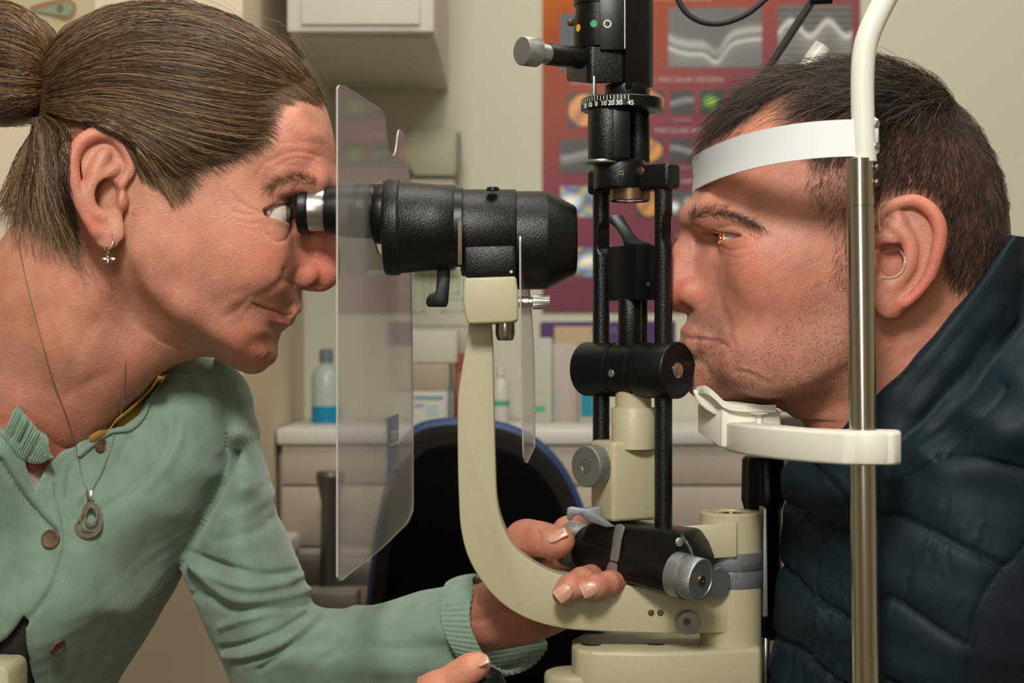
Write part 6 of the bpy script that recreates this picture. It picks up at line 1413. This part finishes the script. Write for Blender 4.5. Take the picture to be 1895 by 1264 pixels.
# ---------------- jewellery
M['silver'] = mat('silver', '#c9c4b8', rough=.25, metal=1.0)
wr2 = Ray([w_body, card])
def chain(pts, name, r, parent, links):
    g = resample(pts, links*2); path = []; last = None
    for x_, y_ in g: p, n, ok = wr2(x_, y_); path.append(p+n*.0012)
    for _ in range(4): path = [path[0]]+[(path[i-1]+path[i]*2+path[i+1])/4 for i in range(1, len(path)-1)]+[path[-1]]
    bm = bmesh.new()
    for i in range(0, len(path)-2, 1):
        a, b_ = path[i], path[min(i+1, len(path)-1)]; c = (a+b_)/2; d = (b_-a); L = d.length*.62; d.normalize(); n = Vector((0, -1, 0)) if i % 2 else Vector((.7, -.2, .5)); s = d.cross(n).normalized()
        K = 8; ring = []
        for k in range(K):
            an = 6.28318*k/K; cc = c+d*math.cos(an)*L+s*math.sin(an)*L*.55; t = (d*-math.sin(an)*L+s*math.cos(an)*L*.55).normalized(); u = t.cross(n).normalized(); ww = t.cross(u)
            ring.append([bm.verts.new(cc+(u*math.cos(q_)+ww*math.sin(q_))*r) for q_ in (0, 2.094, 4.189)])
        for k in range(K):
            A, B = ring[k], ring[(k+1) % K]
            for q_ in range(3): bm.faces.new((A[q_], B[q_], B[(q_+1) % 3], A[(q_+1) % 3]))
    return bm_link(name, bm, M['silver'], parent)
nk = empty('necklace', wr2(165, 900)[0], 'fine silver chain necklace with a teardrop pendant over the cardigan', 'necklace')
chain([(38,430),(42,480),(60,560),(85,650),(105,720),(125,775),(140,830),(150,880),(162,912)], 'chain', .00020, nk, 130)
chain([(232,672),(226,740),(214,795),(198,850),(180,890),(168,914)], 'chain', .00022, nk, 80)
pc_, pn_, ok = wr2(164, 960); py_ = pc_.y-.004
bale = prism('bale', flat([(159,908),(171,908),(170,930),(161,930)], py_), (0, .0015, 0), M['silver'], nk, bev=.0003)
outer = smooth_poly([(164,929),(176,932),(186,945),(189,965),(186,982),(176,992),(162,996),(148,993),(139,985),(138,972),(146,960),(151,948),(155,936)], 4).tolist()
def ringmesh(name, outl, f, cx_, cy_, Y, th):
    inn_ = [(cx_+(x-cx_)*f, cy_+(y-cy_)*f) for x, y in outl]; bm = bmesh.new(); n = len(outl)
    O = [bm.verts.new(P(x, y, Y)) for x, y in outl]; I = [bm.verts.new(P(x, y, Y)) for x, y in inn_]; O2 = [bm.verts.new(v.co+Vector((0, th, 0))) for v in O]; I2 = [bm.verts.new(v.co+Vector((0, th, 0))) for v in I]
    for i in range(n):
        j = (i+1) % n; bm.faces.new((O[i], O[j], I[j], I[i])); bm.faces.new((O2[i], I2[i], I2[j], O2[j])); bm.faces.new((O[i], O2[i], O2[j], O[j])); bm.faces.new((I[i], I[j], I2[j], I2[i]))
    return bm_link(name, bm, M['silver'], nk)
ringmesh('pendant', outer, .78, 168, 958, py_, .0012)
o2_ = smooth_poly([(166,934),(176,940),(181,954),(178,968),(170,974),(160,972),(155,962),(157,948)], 4).tolist(); ringmesh('pendant_ring', o2_, .72, 169, 955, py_-.0002, .0010)
o3_ = smooth_poly([(164,930),(181,938),(186,958),(182,976),(170,984),(156,983),(148,974),(150,956)], 4).tolist(); ringmesh('pendant_ring', o3_, .86, 168, 956, py_+.0001, .0010)
er = empty('earring', P(205, 440, -.075), 'silver hoop earring with a tiny bee charm in the ear lobe', 'earring')
ez = -.0835
tube_curve('hoop', [P(196,457,ez+.003), P(193,461,ez), P(199,463,ez-.002), P(206,456,ez-.002), P(210,446,ez-.001), P(209,437,ez+.001), P(207,434,ez+.003)], .00055, M['silver'], er, seg=12)
tube_curve('link', [P(199,463,ez), P(201,468,ez-.001), P(199,473,ez), P(197,468,ez+.001), P(199,463,ez)], .0003, M['silver'], er, seg=8)
bm = bmesh.new()
for (cx_, cy_, rx, ry, ro) in ((192,480,.0023,.0013,-.1), (207,480,.0024,.0014,.1), (199,484,.0012,.0020,0), (199,476,.0009,.0009,0)):
    c = P(cx_, cy_, ez-.0004); b2 = bmesh.new(); bmesh.ops.create_icosphere(b2, subdivisions=3, radius=1)
    for v in b2.verts: v.co = c+Vector((v.co.x*rx, v.co.y*.0006, v.co.z*ry))
    me = bpy.data.meshes.new('t'); b2.to_mesh(me); bm.from_mesh(me); b2.free()
bm_link('bee_charm', bm, M['silver'], er)
# ================================================================ man's jacket
def fabric(name, col, rough=.60, sc=(1, 1, 1), bump=.5, ns=220):
    m = mat(name, col, rough=rough, spec=.25); nt = m.node_tree; b = nt.nodes['Principled BSDF']; tc = nt.nodes.new('ShaderNodeTexCoord'); mp = nt.nodes.new('ShaderNodeMapping'); mp.inputs['Scale'].default_value = sc
    n = nt.nodes.new('ShaderNodeTexNoise'); n.inputs['Scale'].default_value = ns; n.inputs['Detail'].default_value = 4; bp = nt.nodes.new('ShaderNodeBump'); bp.inputs['Strength'].default_value = bump; bp.inputs['Distance'].default_value = .001
    nt.links.new(tc.outputs['Object'], mp.inputs[0]); nt.links.new(mp.outputs[0], n.inputs[0]); nt.links.new(n.outputs[0], bp.inputs['Height']); nt.links.new(bp.outputs[0], b.inputs['Normal']); return m
M['nylon'] = fabric('navy_nylon', '#13232b', sc=(1, 1, .35), bump=.55, ns=130); M['softshell'] = fabric('navy_softshell', '#171d25', rough=.85, bump=.3, ns=1500); M['seam'] = mat('seam_thread', '#0d141c', rough=.8)
J_OUT = [(1444,868),(1470,846),(1530,820),(1600,800),(1650,775),(1720,715),(1790,640),(1850,545),(1900,500),(2010,500),(2085,700),(2085,1460),(1440,1460),(1424,1330),(1430,1200),(1432,1120),(1446,1030),(1448,960),(1440,910)]
J_CTL = [(1500,900,36),(1500,1000,44),(1490,1150,50),(1600,900,66),(1600,1050,80),(1600,1200,82),(1700,830,84),(1700,950,98),(1700,1100,106),(1800,760,98),(1800,900,112),(1800,1050,118),(1850,1200,120),(1700,1250,104),(1890,700,104),(1890,850,118),(1760,700,72),(1860,600,80),(1650,800,62),(1560,850,44)]
def build_jacket():
    J = Inflate(J_OUT, J_CTL, Yc=.0); v = Vol(P(1412, 1420, 0)+Vector((0, -.135, 0)), P(2100, 440, 0)+Vector((0, .135, 0)), .0019)
    v.apply(J.fn(), *J.bounds(.135), 0)
    # stand collar around the neck, cut by a sloping plane
    a = np.array(P(1715,440,0)); b = np.array(P(1668,620,0)); c = np.array(P(1700,900,0))
    k1 = np.array(Inflate.uv(1850, 474, -.055)); k2 = np.array(Inflate.uv(1548, 792, -.02)); tn = k2-k1; tn /= np.linalg.norm(tn); nn = np.array([-tn[1], tn[0]]); nn = nn if nn[1] > 0 else -nn
    def col(X, Y, Z):
        def seg(p, q, r0, r1):
            ab = (q-p).astype(np.float32); t = np.clip(((X-p[0])*ab[0]+(Y-p[1])*ab[1]+(Z-p[2])*ab[2])/float(ab@ab), 0, 1)
            return np.sqrt((X-p[0]-t*ab[0])**2+(Y-p[1]-t*ab[1])**2+(Z-p[2]-t*ab[2])**2)-(r0+(r1-r0)*t)
        f = smin(seg(a, b, .063, .068), seg(b, c, .068, .080), .02); f = smin(f, seg(np.array(P(1560,800,0)), np.array(P(1660,860,0)), .030, .045), .03)
        pl = -(((X*SC+CX)-k1[0])*nn[0]+((CY-(Z-ZC)*SC)-k1[1])*nn[1])/SC
        return smax(smax(f, pl, .004), -(f+.006)*(1)-.0, .002) if False else smax(f, pl, .005)
    v.apply(col, P(1500, 960, 0)+Vector((0, -.12, 0)), P(1930, 440, 0)+Vector((0, .12, 0)), .016)
    V, F = v.nets(); V = laplace(V, F, 6, .5); N = normals(V, F)
    seams = [[(1639,900),(1690,872),(1741,838),(1795,790),(1840,735),(1856,712)], [(1741,838),(1789,842),(1836,857),(1905,872)], [(1440,930),(1475,945),(1510,968),(1560,985),(1600,968),(1645,950),(1694,968),(1740,990),(1778,1010),(1820,1030),(1862,1049)],
      [(1440,1045),(1463,1062),(1505,1104),(1545,1130),(1586,1150),(1620,1120),(1645,1106),(1694,1136),(1740,1168),(1789,1196)], [(1430,1180),(1479,1204),(1531,1251),(1570,1275)], [(1640,1262),(1700,1290)],
      [(1905,1005),(1880,1035),(1852,1060),(1826,1095),(1806,1140),(1797,1190),(1795,1290)]]
    ST = [(s, 5.0, -3.6) for s in seams]+[(s, 18.0, -1.6) for s in seams]
    ST += [([(1500,857),(1530,885),(1556,915),(1575,955),(1582,1000),(1588,1100)],5,-2.2), ([(1512,850),(1545,880),(1572,918),(1592,965)],8,1.2), ([(1830,510),(1790,590),(1740,665),(1700,710),(1655,770)],4,-.4)]
    ST += [([(1690,760),(1740,700),(1800,620),(1850,560)],14,2.0), ([(1720,800),(1790,730),(1850,650),(1890,600)],9,-2.6), ([(1680,800),(1760,720),(1830,630)],7,-1.5),([(1650,830),(1700,790),(1740,740)],8,-2.0),([(1660,862),(1720,822),(1790,760)],8,2.2)]
    r = np.random.default_rng(61)
    for s in seams[2:5]:
        g = resample(s, 40)
        for i in range(34):
            q = g[int(r.integers(2, 38))]; L = 25+50*r.random(); an = math.pi/2+.5*r.normal()*.6+.25; sg = 1 if r.random() < .6 else -1
            ST.append(([(q[0], q[1]), (q[0]+math.cos(an)*L*.5*sg+4*r.normal(), q[1]+math.sin(an)*L*.5*sg), (q[0]+math.cos(an)*L*sg, q[1]+math.sin(an)*L*sg)], 3.0+2.5*r.random(), (-1 if r.random() < .55 else 1)*(.7+.8*r.random())))
    V = apply_strokes(V, N, ST, 0.0, gain=.8); V = laplace(V, F, 1, .5)
    x, y = to_px(V); nz = vnoise(V, 22, 62)*.0012+vnoise(V, 48, 63)*.0004; V = V+N*nz[:, None]
    arm = (x > 1905-(y-1005)*.0) | (poly_dist([(1905,1005),(1880,1035),(1852,1060),(1826,1095),(1806,1140),(1797,1190),(1795,1330),(2100,1330),(2100,1005)], x, y) < 0)
    me = mesh_np('jacket', V, F); me.materials.append(M['nylon']); me.materials.append(M['softshell'])
    fm = arm[F].mean(1) > .5; me.polygons.foreach_set('material_index', fm.astype(np.int32)); o = link('jacket', me, None, man); o['label'] = 'navy quilted padded jacket with stand collar'
    return o, seams
jacket, jseams = build_jacket()
jr = Ray([jacket]); stt = []
for s in jseams+[[(1845,500),(1812,560),(1770,620),(1725,672),(1690,720),(1660,775),(1640,800)]]:
    L = sum(math.dist(a, b2) for a, b2 in zip(s, s[1:])); n = int(L/6); g = resample(s, n*2)
    for i in range(0, 2*n-1, 2):
        a = jr(g[i][0], g[i][1], .0003)[0]; b2 = jr(g[i+1][0], g[i+1][1], .0003)[0]; m_ = (a+b2)/2+Vector((0, -.0003, 0)); stt.append(np.array([tuple(a), tuple(m_), tuple(b2)]))
tubes('stitching', stt, .00022, [srgb('#0c131b')]*len(stt), M['seam'], jacket, taper=False)
zp = [jr(x_, y_, .0006)[0] for x_, y_ in ((1578,985),(1581,1010),(1580,1040),(1584,1068))]
tube_curve('zip_pull', zp, .0012, mat('zip_metal', '#3a3d40', rough=.4, metal=.7), jacket, seg=10)
# hearing aid tube in the man's ear
ha = empty('hearing_aid', P(1640, 480, -.085), 'thin clear hearing aid tube curling in the ear of the person on the right', 'hearing aid')
mr2 = Ray([m_body]); M['clear'] = mat('clear_tubing', '#cfc0ae', rough=.15, spec=.7, alpha=.55)
tube_curve('tubing', [mr2(x_, y_, .0012)[0] for x_, y_ in ((1642,376),(1632,384),(1627,400),(1630,430))], .0006, M['clear'], ha, seg=10)
tube_curve('tubing', [mr2(x_, y_, .0010)[0] for x_, y_ in ((1634,466),(1662,462),(1676,480),(1672,500),(1656,514),(1634,516))], .0006, M['clear'], ha, seg=10)
# narrow warm beam of the lamp on the eye of the person on the right
sp_ = bpy.data.lights.new('slit_beam', 'SPOT'); sp_.energy = 1.2; sp_.spot_size = math.radians(13); sp_.spot_blend = .3; sp_.color = (1.0, .42, .10); sp_.shadow_soft_size = .002
so_ = bpy.data.objects.new('slit_beam', sp_); COL.objects.link(so_); so_.location = P(1256, 452, -.030); so_.rotation_euler = (P(1336, 438, -.038)-P(1256, 452, -.030)).to_track_quat('-Z', 'Y').to_euler(); so_.scale = (.11, 1, 1)
